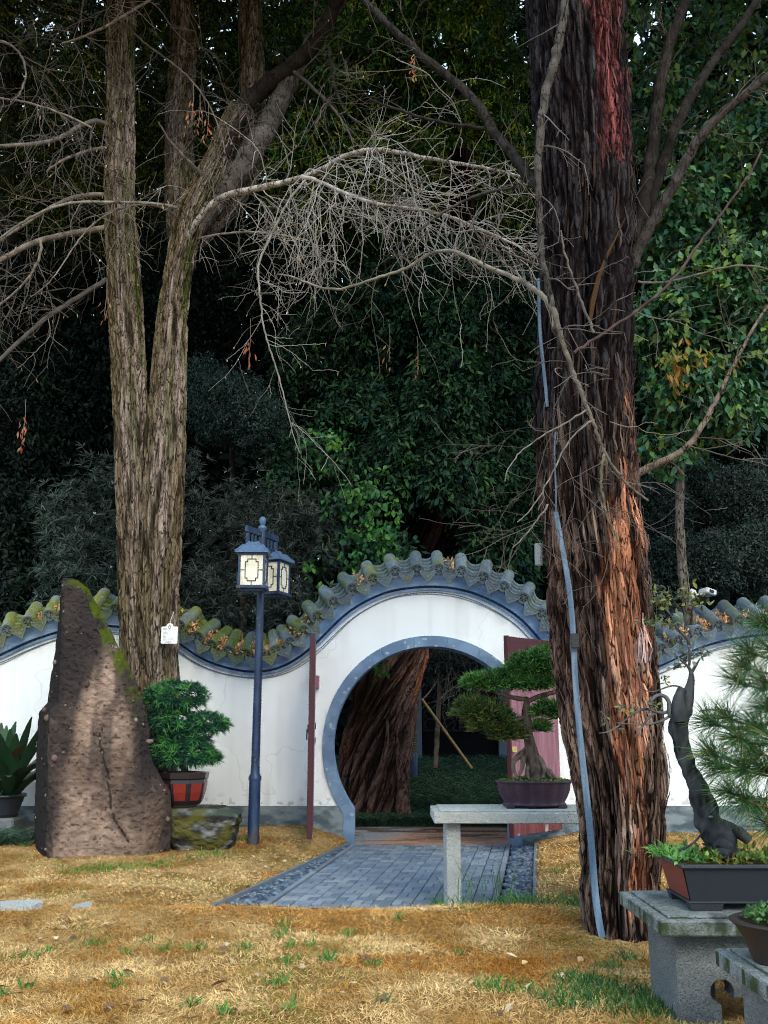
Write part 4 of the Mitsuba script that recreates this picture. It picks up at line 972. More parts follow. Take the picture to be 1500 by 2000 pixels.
put('body', (lambda v, f: (v + [c0[0], YR, 0], f))(*lathe([(0, c0[2]), (.026, c0[2]), (.028, c0[2] + .01), (.028, c1[2] - .01), (.026, c1[2]), (0, c1[2])], 24)), 'm_greymetal', 30, parent=sp)
put('bracket', bbox((c0[0] + .02, YR - .01, c0[2] + .05), (c0[0] + .12, YR + .01, c0[2] + .07)), 'm_black', parent=sp)

# ------------------------------------------------------------------ pots, bonsai and stone benches
def rosettes(C, ax, k, L, W, cols, rng, spread=(35, 80), tipmul=1.5, jl=.25):
    n = len(C); ax = np.repeat(unit(ax), k, 0); C = np.repeat(C, k, 0)
    a = np.radians(rng.uniform(*spread, n * k)); s = unit(np.cross(ax, rnd(n * k, rng)))
    d = ax * np.cos(a)[:, None] + s * np.sin(a)[:, None]
    Lr = np.broadcast_to(np.repeat(np.broadcast_to(L, (n,)), k) * rng.uniform(1 - jl, 1 + jl, n * k), (n * k,))
    c = np.repeat(colmix(n, cols, .25, rng), k, 0) * rng.uniform(.75, 1.25, (n * k, 1))
    return blades(C, d, Lr, W, c, bend=np.array([0, 0, -.12]), tipcol=c * tipmul, rng=rng)


def clump_pts(u, v, Y, ru, rv, n, rng, up=.3, dr_=.8):
    """points in the outer half of an ellipsoid round the point at pixel (u, v), and the outward directions there"""
    o = P(u, v, Y); m = mpp(v, Y); R = np.array([ru * m, min(ru, rv * 1.3) * m * dr_, rv * m])
    d = rnd(n, rng); d[:, 2] = np.where((d[:, 2] < -.3), d[:, 2] * .4, d[:, 2]); q = rng.uniform(.45, 1, (n, 1)) ** .5
    return o + d * R * q, unit(d / R * R.mean() + [0, 0, up])


rp = np.random.default_rng(17)
# red panelled pot and its clipped shrub on the boulder
YB = 9.95
c0 = P(361, 1508, YB); cb_ = P(361, 1577, YB); m_ = mpp(1540, YB)
pot = thing('flower_pot', 'octagonal dark glazed pot with red side panels standing on the low boulder', 'pot')
Hh = c0[2] - cb_[2]
zr_ = lambda t: cb_[2] + Hh * t
prof = [(30, .0), (31, .06), (29.5, .08), (35.5, .22), (40, .46), (42, .7), (41.5, .8), (44, .84), (44.5, 1.0), (39, 1.0), (38, .9), (0, .9)]
v, f = lathe([(r_ * m_ / math.cos(math.pi / 8), zr_(t)) for r_, t in prof], 8, math.pi / 8)
put('body', (v + [c0[0], YB, 0], f), 'm_gloss', color=(.022, .014, .016), parent=pot)
for k in range(8):
    a = -math.pi / 2 + k * math.pi / 4
    pr_ = [(35.5, .22), (40, .46), (42, .7)]; vv = []
    for r_, t in pr_:
        w = (r_ * math.tan(math.pi / 8) - 5) * m_; rr = r_ * m_ + .003
        for s_ in (-1, 1): vv.append([c0[0] + rr * math.cos(a) - s_ * w * math.sin(a), YB + rr * math.sin(a) + s_ * w * math.cos(a), zr_(t)])
    put('panel', MB().add(vv, [[0, 1, 3, 2], [2, 3, 5, 4]]), 'm_gloss', color=(.2, .022, .016), parent=pot)
put('soil', (lambda v, f: (v + [c0[0], YB, 0], f))(*lathe([(38 * m_, zr_(.9)), (30 * m_, zr_(1.0)), (0, zr_(1.06))], 20)), 'm_matte', True, color=(.03, .025, .02), parent=pot)
sh = thing('clipped_shrub', 'bright green clipped cloud-shaped shrub with narrow whorled leaves in the red panelled pot', 'shrub')
mb = MB()
for ex in ((345, 1400), (400, 1420), (320, 1460), (380, 1470), (340, 1350)):
    mb.tube(spl(P([361, 355, ex[0]], [1508, 1470, ex[1]], YB), 14), np.linspace(.03, .012, 14), 7, (.08, .06, .05))
put('stem', mb, 'm_matte', True, parent=sh)
mb = MB()
for (u, v_, ru, rv, n) in ((345, 1364, 62, 34, 260), (333, 1412, 52, 30, 190), (402, 1416, 44, 24, 150), (362, 1478, 66, 30, 270), (360, 1440, 50, 20, 110), (315, 1478, 28, 24, 60), (345, 1450, 45, 20, 40), (420, 1480, 14, 12, 14)):
    C, ax = clump_pts(u, v_, YB - .03, ru, rv, n, rp, .45)
    inner = (C[:, 2] < P(u, v_ + rv * .15, YB)[2])
    mb.add(*rosettes(C, ax, 13, .085, .0095, [(.025, .105, .045), (.014, .06, .035), (.06, .2, .045), (.007, .03, .025)], rp, tipmul=1.4))
put('foliage', mb, 'm_leaf', parent=sh)
# dark broad-leaved plant, its pot and the tuft below it at the left edge
pt = thing('plant_pot', 'round dark pot at the left edge holding the broad-leaved plant', 'pot')
c0 = P(8, 1552, 10.5); v, f = lathe([(.16, c0[2] - .2), (.19, c0[2] - .1), (.215, c0[2] - .02), (.235, c0[2] - .02), (.235, c0[2] + .01), (.2, c0[2] + .01), (.19, c0[2] - .03), (0, c0[2] - .03)], 32); put('body', (v + [c0[0], 10.5, 0], f), 'm_gloss', 30, color=(.03, .035, .045), parent=pt)
put('foot', (lambda v, f: (v + [c0[0], 10.5, 0], f))(*lathe([(.15, c0[2] - .23), (.17, c0[2] - .2), (0, c0[2] - .199)], 32)), 'm_gloss', color=(.02, .022, .03), parent=pt)
put('stand', bbox((c0[0] - .2, 10.3, -.05), (c0[0] + .2, 10.7, c0[2] - .231), .02), 'm_grandark', parent=pt)
br_ = thing('broad_leaved_plant', 'dark green plant with long broad leaves at the left edge beside the standing stone', 'plant')
n = 74; a = rp.uniform(0, 6.28, n); el = np.radians(rp.uniform(35, 85, n)); d = np.stack([np.cos(a) * np.cos(el), np.sin(a) * np.cos(el), np.sin(el)], 1)
b0 = np.array([c0[0], 10.5, c0[2] - .02]) + rp.normal(0, .06, (n, 3)) * [1, 1, 0]
for i in range(n):
    L_ = rp.uniform(.5, .95); t = np.linspace(0, 1, 9)[:, None]; q = b0[i] + d[i] * L_ * t + np.array([0, 0, -.28]) * t ** 2.4 * (1.1 - np.sin(el[i])) * 2 + d[i] * [1, 1, 0] * .1 * t ** 2
    w_ = .062 * np.sin(np.clip(t[:, 0] * .93 + .06, 0, 1) * np.pi) ** .75 * (t[:, 0] > .0) + .004; sd = unit(np.cross(d[i], [0, 0, 1.0])[None])
    e = np.array([0, 0, .02]); v = np.stack([q - sd * w_[:, None] + e * w_[:, None] * 8, q, q + sd * w_[:, None] + e * w_[:, None] * 8], 1).reshape(-1, 3)
    cc = np.array([(.022, .06, .028), (.03, .085, .035), (.016, .042, .024), (.14, .09, .05)][rp.choice(4, p=[.4, .3, .26, .04])])
    put('leaf', (v, gridf(9, 3)), 'm_leaf', True, color=np.broadcast_to(cc * rp.uniform(.8, 1.2), (27, 3)), parent=br_)
gt = thing('grass_clump', 'arching blue green grass clump in front of the dark pot at the left edge', 'plant')
mb = MB(); n = 900; o = P(rp.uniform(-60, 66, n), np.full(n, 1628), 10.0); o[:, 1] += rp.uniform(-.15, .25, n); o[:, 2] = .1
a = rp.uniform(0, 6.28, n); mb.add(*blades(o, np.stack([np.cos(a) * .6, np.sin(a) * .6, np.full(n, 1.0)], 1), rp.uniform(.22, .42, n), .009, colmix(n, [(.04, .085, .06), (.07, .12, .085), (.025, .06, .04)], .25, rp), bend=np.stack([np.cos(a) * .5, np.sin(a) * .5, np.full(n, -.35)], 1)))
put('blade', mb, 'm_leaf', parent=gt, kind='stuff')

# granite bench by the path with the lobed pot
def slab(key, lo, hi, mat, parent, legs):
    top = MB(); lo, hi = np.array(lo), np.array(hi)
    put('slab', bbox(lo, [hi[0], hi[1], hi[2] - .012], .006), mat, parent=parent)
    put('top_panel', bbox([lo[0] + .045, lo[1] + .045, hi[2] - .0118], [hi[0] - .045, hi[1] - .045, hi[2]], .004), mat, parent=parent)
    for a, b in legs: put('leg', bbox(a, b, .006), mat, parent=parent)
Y1 = 7.05
b1_ = thing('stone_bench', 'pale speckled granite bench beside the paver path carrying the lobed purple pot', 'bench')
e0, e1 = P(848, 1584, Y1), P(848, 1609, Y1); zt1 = e0[2] + .0; xr1 = P(1262, 1584, Y1)[0]
slab('b', (e0[0], Y1, e1[2]), (xr1, Y1 + .62, zt1), 'm_granite', b1_, [])
lg = P([873, 901], [1700, 1700], Y1 + .1)
put('leg', bbox((lg[0][0], Y1 + .1, -.05), (lg[1][0], Y1 + .5, e1[2] - .002), .006), 'm_granite', parent=b1_)
put('leg', bbox((xr1 - .3, Y1 + .1, -.05), (xr1 - .2, Y1 + .5, e1[2] - .002), .006), 'm_granite', parent=b1_)
pk = thing('bonsai_pot', 'lobed oval dark purple bonsai pot with small feet on the granite bench', 'pot')
Yp = Y1 + .3; pc = P(1042, 1523, Yp); m_ = mpp(1550, Yp); zb0 = zt1 + .001; hp = pc[2] - zb0
def lobed(prof, n=160, nl=14, k=.045, asp=.62):
    a = np.arange(n) * 2 * np.pi / n; lob = 1 - k * 2 * (1 - np.abs(np.sin(a * nl / 2)) ** .7)
    v = np.concatenate([np.stack([r_ * np.cos(a) * (lob if lb else 1), r_ * asp * np.sin(a) * (lob if lb else 1), np.full(n, z)], 1) for r_, z, lb in prof])
    return v, gridf(len(prof), n, True)
R_ = 74 * m_
v, f = lobed([(0, zb0 + .012, 0), (R_ * .82, zb0 + .012, 0), (R_ * .84, zb0 + hp * .14, 0), (R_ * .80, zb0 + hp * .2, 1), (R_ * .88, zb0 + hp * .38, 1), (R_ * .95, zb0 + hp * .62, 1), (R_ * .97, zb0 + hp * .84, 1), (R_ * .99, zb0 + hp * .9, 1), (R_ * 1.03, zb0 + hp * .92, 1), (R_ * 1.03, zb0 + hp * 1.0, 1), (R_ * .95, zb0 + hp, 1), (R_ * .93, zb0 + hp * .9, 1), (0, zb0 + hp * .9, 0)])
put('body', (v + [pc[0], Yp, 0], f), 'm_gloss', 35, color=None, parent=pk) if False else put('body', (v + [pc[0], Yp, 0], f), 'm_semi', True, color=np.array([.045, .022, .04]) * (.7 + .6 * meshkit.noise((v + [pc[0], Yp, 0]) * 18, 4))[:, None], parent=pk)
for sx in (-.68, -.12, .12 + .55):
    put('foot', (lambda e: e)(bbox((pc[0] + sx * R_ - .035, Yp - R_ * .45, zb0), (pc[0] + sx * R_ + .035, Yp - R_ * .3, zb0 + .03), .008)), 'm_semi', color=(.03, .018, .028), parent=pk)
put('soil', (lambda v, f: (v + [pc[0], Yp, 0], f))(*lathe([(R_ * .93, zb0 + hp * .92), (R_ * .6, zb0 + hp * 1.05), (0, zb0 + hp * 1.15)], 40, 0, 1, .62)), 'm_matte', True, color=(.045, .04, .025), parent=pk)
mb = MB(); n = 1500; a = rp.uniform(0, 6.28, n); q = rp.uniform(0, 1, n) ** .5 * R_ * .93; o = np.stack([pc[0] + q * np.cos(a), Yp + q * .62 * np.sin(a), zb0 + hp * (1.12 - .2 * q / R_)], 1)
mb.add(*leaves(o, rnd(n, rp) + [0, 0, 1.0], rnd(n, rp) + [0, 0, 1], rp.uniform(.012, .03, n), .012, colmix(n, [(.1, .2, .03), (.2, .26, .05), (.05, .1, .02)], .3, rp)))
put('moss', mb, 'm_leaf', parent=pk, kind='stuff')
bo = thing('bonsai_tree', 'layered green bonsai with exposed roots in the lobed purple pot', 'bonsai')
def rootcol(v, a=(.05, .037, .03), b=(.2, .15, .125), s=1.0):
    t = clip01(ridged(v * [26, 26, 7], 2, 3) * .7 + .2); return lerp(a, b, t) * s
def limb(parent, name, pts, w, Y, n=14, k=None, colf=rootcol, rough=.12, s=1.0, mat='m_matte'):
    pts = np.asarray(pts, float); Ys = np.interp(np.linspace(0, 1, len(pts)), np.linspace(0, 1, np.size(Y)), np.atleast_1d(Y)); k = k or 14 * len(pts)
    q = spl(P(pts[:, 0], pts[:, 1], Ys), k); rad = np.interp(np.linspace(0, 1, k), np.linspace(0, 1, np.size(w)), np.atleast_1d(w)) / 2 * np.mean(mpp(pts[:, 1], Ys))
    v, f, _ = tube(q, rad, n); ctr = np.vstack([np.repeat(q, n, 0), q[:1], q[-1:]])
    v = v + (v - ctr) * ((meshkit.fbm(v * [22, 22, 9], 3, 6) - .5) * 4 * rough)[:, None]
    return put(name, (v, f), mat, True, parent=parent, color=colf(v, s=s))
limb(bo, 'trunk', [(1050, 1522), (1042, 1490), (1036, 1460), (1030, 1425), (1028, 1390), (1030, 1362)], (52, 33, 22, 20, 17, 12), Yp, 24, None, lambda v, s=1: rootcol(v, (.03, .022, .018), (.13, .1, .085), s), .22)
for pts in ([(1036, 1455), (1015, 1475), (1003, 1492), (1006, 1510), (1012, 1522)], [(1034, 1465), (1022, 1485), (1018, 1505), (1010, 1516)], [(1045, 1475), (1060, 1500), (1072, 1512), (1080, 1522)], [(1050, 1480), (1062, 1495), (1060, 1520)], [(1038, 1490), (1030, 1505), (1034, 1522)], [(1055, 1505), (1070, 1505), (1084, 1520)]):
    limb(bo, 'root', pts, (13, 11, 8, 5), (Yp, Yp - .12), 9)
for pts, w in (([(1028, 1395), (1010, 1405), (985, 1408), (950, 1415)], (9, 7, 4)), ([(1030, 1365), (1000, 1362), (960, 1350), (930, 1345)], (10, 8, 4)), ([(1030, 1370), (1060, 1358), (1092, 1350), (1112, 1345)], (10, 9, 8)), ([(1032, 1400), (1060, 1395), (1095, 1395)], (7, 5, 3)), ([(1034, 1425), (1050, 1428)], (4, 3))):
    limb(bo, 'branch', pts, w, (Yp, Yp - .05), 8)
pads = ((1050, 1305, 58, 26, 230), (1070, 1290, 34, 22, 110), (1000, 1335, 92, 20, 300), (1040, 1338, 60, 18, 160), (945, 1340, 38, 14, 80), (940, 1395, 52, 22, 170), (965, 1420, 52, 26, 200), (990, 1440, 30, 18, 60), (925, 1380, 28, 14, 60), (1070, 1390, 34, 16, 80), (1095, 1400, 22, 14, 40), (1055, 1425, 18, 12, 26))
for (u, v_, ru, rv, n) in pads:
    C, ax = clump_pts(u, v_, Yp, ru, rv, n, rp, 1.1); mb = MB()
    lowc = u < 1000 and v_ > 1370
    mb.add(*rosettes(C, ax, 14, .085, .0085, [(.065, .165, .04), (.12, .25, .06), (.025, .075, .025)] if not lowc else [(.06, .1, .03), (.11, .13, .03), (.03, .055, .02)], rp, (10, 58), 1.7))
    put('foliage_pad', mb, 'm_leaf', parent=bo)

# front right: two dark mossy granite benches
Y2 = 4.2
b2_ = thing('stone_bench', 'dark moss-stained granite bench at the right edge carrying the rectangular pot', 'bench')
q0, q1 = P(1290, 1793, Y2), P(1290, 1830, Y2)
slab('b', (q0[0], Y2, q1[2]), (q0[0] + 1.9, Y2 + .71, q0[2]), 'm_granmoss', b2_, [])
lx0 = P(1322, 1900, Y2 + .12)[0]
lp_ = sbox(lx0, -.1, lx0 + .6, q1[2] - .002).difference(Point(*P(1411, 1938, Y2 + .12)[[0, 2]]).buffer(.052)).difference(sbox(P(1407, 1938, Y2 + .12)[0], -.2, P(1500, 1938, Y2 + .12)[0], P(1411, 1948, Y2 + .12)[2]))
put('leg', extr(lp_, Y2 + .12, Y2 + .24), 'm_grandark', parent=b2_)
put('leg', extr(sbox(lx0 + .0, -.1, lx0 + .2, q1[2] - .002), Y2 + .2415, Y2 + .55), 'm_grandark', parent=b2_)
put('leg', extr(sbox(lx0 + 1.2, -.1, lx0 + 1.7, q1[2] - .002), Y2 + .12, Y2 + .55), 'm_granite', parent=b2_)
Y3 = 3.35
b3_ = thing('stone_bench', 'lower mossy granite bench corner in the bottom right holding the round brown pot', 'bench')
q0b = P(1500, 1928, Y3); z3 = q0b[2]; x3 = P(1395, 1846, Y3 + .6)[0]
slab('b', (x3, Y3, z3 - .075), (x3 + 1.4, Y3 + .6, z3), 'm_granmoss', b3_, [])
put('leg', bbox((x3 + .06, Y3 + .1, -.1), (x3 + .36, Y3 + .5, z3 - .077), .006), 'm_grandark', parent=b3_)
put('leg', bbox((x3 + .9, Y3 + .1, -.1), (x3 + 1.2, Y3 + .5, z3 - .077), .006), 'm_grandark', parent=b3_)
# rectangular pot
rpot = thing('bonsai_pot', 'long rectangular dark bonsai pot with a rust red end on the dark bench', 'pot')
Ya = Y2 + .1; r0 = P(1330, 1690, Ya); zt2, zb2 = r0[2], q0[2] + .001; x0, x1 = r0[0], r0[0] + .95; yb0, yb1 = Ya, Ya + .42
def frustum(lo, hi, ins, zl, zh): # rectangle lo..hi at the top, drawn in by ins at the bottom
    v = [(lo[0] + ins, lo[1] + ins, zl), (hi[0] - ins, lo[1] + ins, zl), (hi[0] - ins, hi[1] - ins, zl), (lo[0] + ins, hi[1] - ins, zl), (lo[0], lo[1], zh), (hi[0], lo[1], zh), (hi[0], hi[1], zh), (lo[0], hi[1], zh)]
    return v, [[0, 1, 5, 4], [1, 2, 6, 5], [2, 3, 7, 6], [3, 0, 4, 7], [4, 5, 6, 7], [3, 2, 1, 0]]
hh = zt2 - zb2
put('body', MB().add(*frustum((x0 + .02, yb0 + .02), (x1 - .02, yb1 - .02), .03, zb2 + hh * .2, zt2 - .016)), 'm_semi', color=(.02, .024, .032), parent=rpot)
put('base_band', bbox((x0 + .035, yb0 + .035, zb2 + hh * .16), (x1 - .035, yb1 - .035, zb2 + hh * .199), .003), 'm_semi', color=(.028, .033, .042), parent=rpot)
put('rim', MB().box((x0, yb0, zt2 - .0155), (x1, yb0 + .035, zt2), bev=.004).box((x0, yb1 - .035, zt2 - .0155), (x1, yb1, zt2), bev=.004).box((x0, yb0 + .0355, zt2 - .0155), (x0 + .035, yb1 - .0355, zt2), bev=.004).box((x1 - .035, yb0 + .0355, zt2 - .0155), (x1, yb1 - .0355, zt2), bev=.004).get()[0], 'm_semi', color=(.035, .04, .05), parent=rpot)
v = [(x0 + .049, yb0 + .06, zb2 + hh * .22), (x0 + .049, yb1 - .06, zb2 + hh * .22), (x0 + .0195, yb1 - .035, zt2 - .022), (x0 + .0195, yb0 + .035, zt2 - .022)]
v = np.array(v) - [.003, 0, 0]; put('end_panel', MB().add(v, [[0, 1, 2, 3]]), 'm_semi', color=(.15, .03, .02), parent=rpot, label='rust red glazed end of the pot')
for fx in (x0 + .04, x1 - .19):
    for fy in (yb0 + .04, yb1 - .1): put('foot', MB().add(*frustum((fx, fy), (fx + .15, fy + .06), .008, zb2, zb2 + hh * .159)), 'm_semi', color=(.028, .032, .04), parent=rpot)
put('soil', bbox((x0 + .036, yb0 + .036, zt2 - .02), (x1 - .036, yb1 - .036, zt2 - .006)), 'm_matte', color=(.06, .05, .02), parent=rpot)
wd = thing('pot_weeds', 'bright green weeds and moss growing in the rectangular dark pot', 'weeds'); labels[wd]['kind'] = 'stuff'
mb = MB(); n = 1300; o = np.stack([rp.uniform(x0 - .01, x1, n), rp.uniform(yb0 + .01, yb1, n), np.full(n, zt2)], 1); o[:, 2] += rp.uniform(-.01, .03, n)
left = o[:, 0] < x0 + .14
mb.add(*leaves(o, rnd(n, rp) + [0, 0, .7], rnd(n, rp) + [0, 0, 1.5], rp.uniform(.018, .045, n) , rp.uniform(.01, .022, n), np.where(left[:, None], colmix(n, [(.1, .26, .05), (.14, .3, .06), (.06, .16, .05)], .25, rp), colmix(n, [(.2, .24, .03), (.14, .2, .03), (.12, .1, .03), (.08, .2, .06)], .3, rp))))
n = 260; o = np.stack([rp.normal(x0 + .07, .05, n), rp.normal(yb0 + .3, .06, n), np.full(n, zt2)], 1); mb.add(*blades(o, rnd(n, rp) * .8 + [-.2, -.2, 1], rp.uniform(.06, .12, n), .006, colmix(n, [(.1, .28, .06), (.16, .34, .08)], .2, rp), bend=np.array([0, 0, -.4])))
scene[wd] = mikit.ply(mb.get()[0], 'm_leaf', True, color=mb.get()[1])
# crooked dark bonsai in the rectangular pot
Yc = Ya + .2
db = thing('crooked_bonsai', 'crooked nearly black bonsai trunk with sparse twisted branches in the rectangular pot', 'bonsai')
dcol = lambda v, a=(.008, .009, .01), b=(.075, .08, .09), s=1.0: rootcol(v, a, b, s)
limb(db, 'trunk', [(1410, 1672), (1400, 1635), (1380, 1590), (1362, 1545), (1345, 1500), (1330, 1455), (1326, 1410), (1338, 1370), (1348, 1340), (1350, 1315)], (52, 50, 46, 40, 36, 34, 36, 34, 22, 10), Yc, 30, 260, dcol, .34)
limb(db, 'trunk', [(1330, 1410), (1326, 1380), (1330, 1352), (1334, 1345)], (30, 28, 22, 16), Yc - .03, 14, None, dcol)
limb(db, 'root', [(1395, 1610), (1425, 1618), (1450, 1632), (1462, 1642)], (30, 26, 24, 18), Yc, 14, None, dcol)
limb(db, 'root', [(1385, 1600), (1372, 1625), (1352, 1648), (1325, 1660)], (8, 5, 4, 5), Yc - .03, 8, None, dcol)
limb(db, 'root', [(1400, 1640), (1425, 1655), (1445, 1672)], (30, 20, 10), Yc - .05, 10, None, dcol)
gcol = lambda v, a=(.03, .033, .036), b=(.15, .155, .16), s=1.0: rootcol(v, a, b, s)
for pts, w in (([(1322, 1400), (1308, 1395), (1306, 1372), (1294, 1358), (1278, 1362), (1272, 1378)], (9, 9, 8, 7, 5)), ([(1310, 1385), (1290, 1392), (1262, 1385), (1240, 1392), (1215, 1412), (1170, 1432)], (7, 6, 5, 4, 3, 1.5)), ([(1312, 1395), (1280, 1412), (1245, 1415), (1205, 1412)], (6, 5, 3, 2)), ([(1290, 1390), (1270, 1400), (1250, 1425), (1240, 1440)], (5, 5, 4, 3)), ([(1350, 1318), (1342, 1300), (1330, 1290), (1322, 1280)], (8, 6, 4, 2)), ([(1350, 1315), (1360, 1298), (1368, 1285)], (7, 5, 2)), ([(1345, 1265), (1340, 1245), (1325, 1230), (1312, 1205), (1298, 1190)], (6, 6, 5, 4, 3)), ([(1346, 1300), (1347, 1282), (1345, 1262)], (5, 5, 6)), ([(1338, 1350), (1310, 1340), (1280, 1350), (1255, 1345)], (4, 3, 2)), ([(1365, 1390), (1400, 1386), (1430, 1390)], (4, 3, 2))):
    limb(db, 'branch', pts, w, (Yc, Yc - .06), 7, None, gcol)
def spray(parent, cl, Lf, Wf, cols, name='foliage', tw=(.1, .09, .075)):
    mb = MB()
    for (u, v_, Y, ru, rv, n) in cl:
        o = P(u, v_, Y); m = mpp(v_, Y); q = o + rp.normal(0, .45, (n, 3)) * [ru * m, ru * m * .8, rv * m]
        mb.add(*leaves(q, rnd(n, rp) + [0, -.3, -.2], rnd(n, rp) + [0, -.3, 1], rp.uniform(.7, 1.2, n) * Lf, Wf * rp.uniform(.8, 1.2, n), colmix(n, cols, .3, rp)))
        for _ in range(max(2, n // 9)):
            e = q[rp.integers(n)]; mb.tube(spl(np.array([o, (o + e) / 2 + rp.normal(0, .02, 3), e]), 5), .0025, 4, tw)
    put(name, mb, 'm_leaf', parent=parent)
spray(db, [(1330, 1158, Yc, 40, 22, 46), (1290, 1178, Yc, 34, 18, 40), (1365, 1175, Yc, 26, 18, 26), (1262, 1215, Yc, 26, 14, 22), (1300, 1215, Yc, 36, 16, 30), (1285, 1150, Yc, 20, 12, 16)], .034, .017, [(.07, .1, .05), (.12, .15, .06), (.035, .06, .035), (.2, .2, .04)])
spray(db, [(1340, 1282, Yc, 34, 12, 34), (1372, 1275, Yc, 24, 10, 16), (1320, 1300, Yc, 16, 10, 12)], .034, .017, [(.09, .13, .1), (.13, .17, .13), (.05, .075, .06)])
spray(db, [(1230, 1385, Yc - .05, 34, 12, 20), (1180, 1405, Yc - .05, 16, 8, 8), (1270, 1375, Yc - .05, 24, 16, 14), (1215, 1425, Yc - .05, 10, 8, 4), (1300, 1330, Yc, 20, 14, 12)], .028, .012, [(.12, .16, .07), (.07, .1, .06), (.25, .2, .03)])
put('name_plate', (lambda e: e)(bbox(P(1388, 1595, Yc - .075) - [.009, .001, .004], P(1388, 1595, Yc - .075) + [.009, .002, .004])), 'm_greymetal', parent=db)
# long-needled pine leaning in from the right
pn = thing('pine_bonsai', 'long-needled green pine reaching in from the right edge in front of the white wall', 'pine')
Yn = Yc - .14
limb(pn, 'trunk', [(1600, 1735), (1590, 1640), (1560, 1560), (1580, 1460), (1570, 1380), (1560, 1290), (1530, 1235)], (60, 54, 48, 44, 38, 28, 14), Yn + .1, 14, None, lambda v, s=1: rootcol(v, (.03, .022, .018), (.14, .1, .08), s))
cl = [(1492, 1218, 1), (1462, 1272, .9), (1492, 1330, 1.1), (1440, 1330, .8), (1452, 1300, .8), (1418, 1400, 1.0), (1386, 1408, .8), (1478, 1420, 1.2), (1442, 1440, 1.1), (1402, 1492, 1.1), (1450, 1500, 1.2), (1492, 1500, 1.2), (1420, 1545, .8), (1480, 1570, 1.0), (1500, 1380, 1.1), (1510, 1270, 1), (1500, 1610, .9), (1385, 1470, .8), (1520, 1450, 1.2), (1450, 1560, .8), (1470, 1465, 1)]
for i, (u, v_, sc) in enumerate(cl):
    Yk = Yn + rp.uniform(-.12, .12); o = P(u, v_, Yk); b = P(min(u + 80, 1575), v_ + 15, Yn + .1)
    mb = MB(); mb.tube(spl(np.array([b, (b + o) / 2 + [0, 0, -.015], o]), 8), np.linspace(.007, .004, 8), 6, (.09, .06, .045)); put('branch', mb, 'm_matte', True, parent=pn)
    n = int(210 * sc); ax = unit(o - b + [0, -.05, .06]); n_ = n; tpos = o + ax * rp.uniform(-.07, .012, (n, 1))
    a = np.radians(rp.uniform(12, 82, n)); s_ = unit(np.cross(np.broadcast_to(ax, (n, 3)), rnd(n, rp))); d = ax * np.cos(a)[:, None] + s_ * np.sin(a)[:, None]
    c = colmix(n, [(.02, .075, .025), (.045, .12, .035), (.09, .15, .04), (.2, .16, .04)], .25, rp, [.4, .35, .2, .05]); mb = MB()
    mb.add(*blades(tpos, d, rp.uniform(.1, .19, n) * (.75 + .25 * sc), .003, c, bend=np.array([0, 0, -.1]), tipcol=c * 1.5, rng=rp))
    mb.add((ico.vertices * [.009, .009, .014]) + o + ax * .012, ico.faces, (.14, .075, .04)); put('needle_tuft', mb, 'm_leaf', parent=pn)
# round brown pot in the corner
rp2 = thing('flower_pot', 'round brown pot with small green plants at the bottom right corner', 'pot')
Yq = Y3 + .33; m_ = mpp(1800, Yq); pc2 = P(1524, 1797, Yq); zq = z3 + .001; hq = pc2[2] - zq
prof = [(56, 0), (58, .04), (64, .3), (74, .6), (86, .86), (92, .92), (95, .95), (96, .98), (93, 1.0), (78, 1.0), (74, .93), (0, .92)]
v, f = lathe([(r_ * m_, zq + t * hq) for r_, t in prof], 64); put('body', (v + [pc2[0], Yq, 0], f), 'm_semi', True, color=(.028, .02, .02), parent=rp2)
put('soil', (lambda v, f: (v + [pc2[0], Yq, 0], f))(*lathe([(74 * m_, zq + hq * .94), (0, zq + hq * 1.03)], 32)), 'm_matte', color=(.035, .03, .02), parent=rp2)
wq = thing('pot_plants', 'small dark green plants filling the round brown pot', 'plants'); labels[wq]['kind'] = 'stuff'
mb = MB(); n = 420; a = rp.uniform(0, 6.28, n); q = rp.uniform(0, 1, n) ** .5 * 70 * m_; o = np.stack([pc2[0] + q * np.cos(a), Yq + q * np.sin(a), zq + hq * 1.02 + rp.uniform(0, .03, n)], 1)
mb.add(*leaves(o, rnd(n, rp) + [0, 0, .6], rnd(n, rp) + [0, 0, 1.5], rp.uniform(.014, .03, n), rp.uniform(.012, .022, n), colmix(n, [(.05, .12, .03), (.08, .17, .05), (.03, .07, .03)], .3, rp)))
scene[wq] = mikit.ply(mb.get()[0], 'm_leaf', True, color=mb.get()[1])

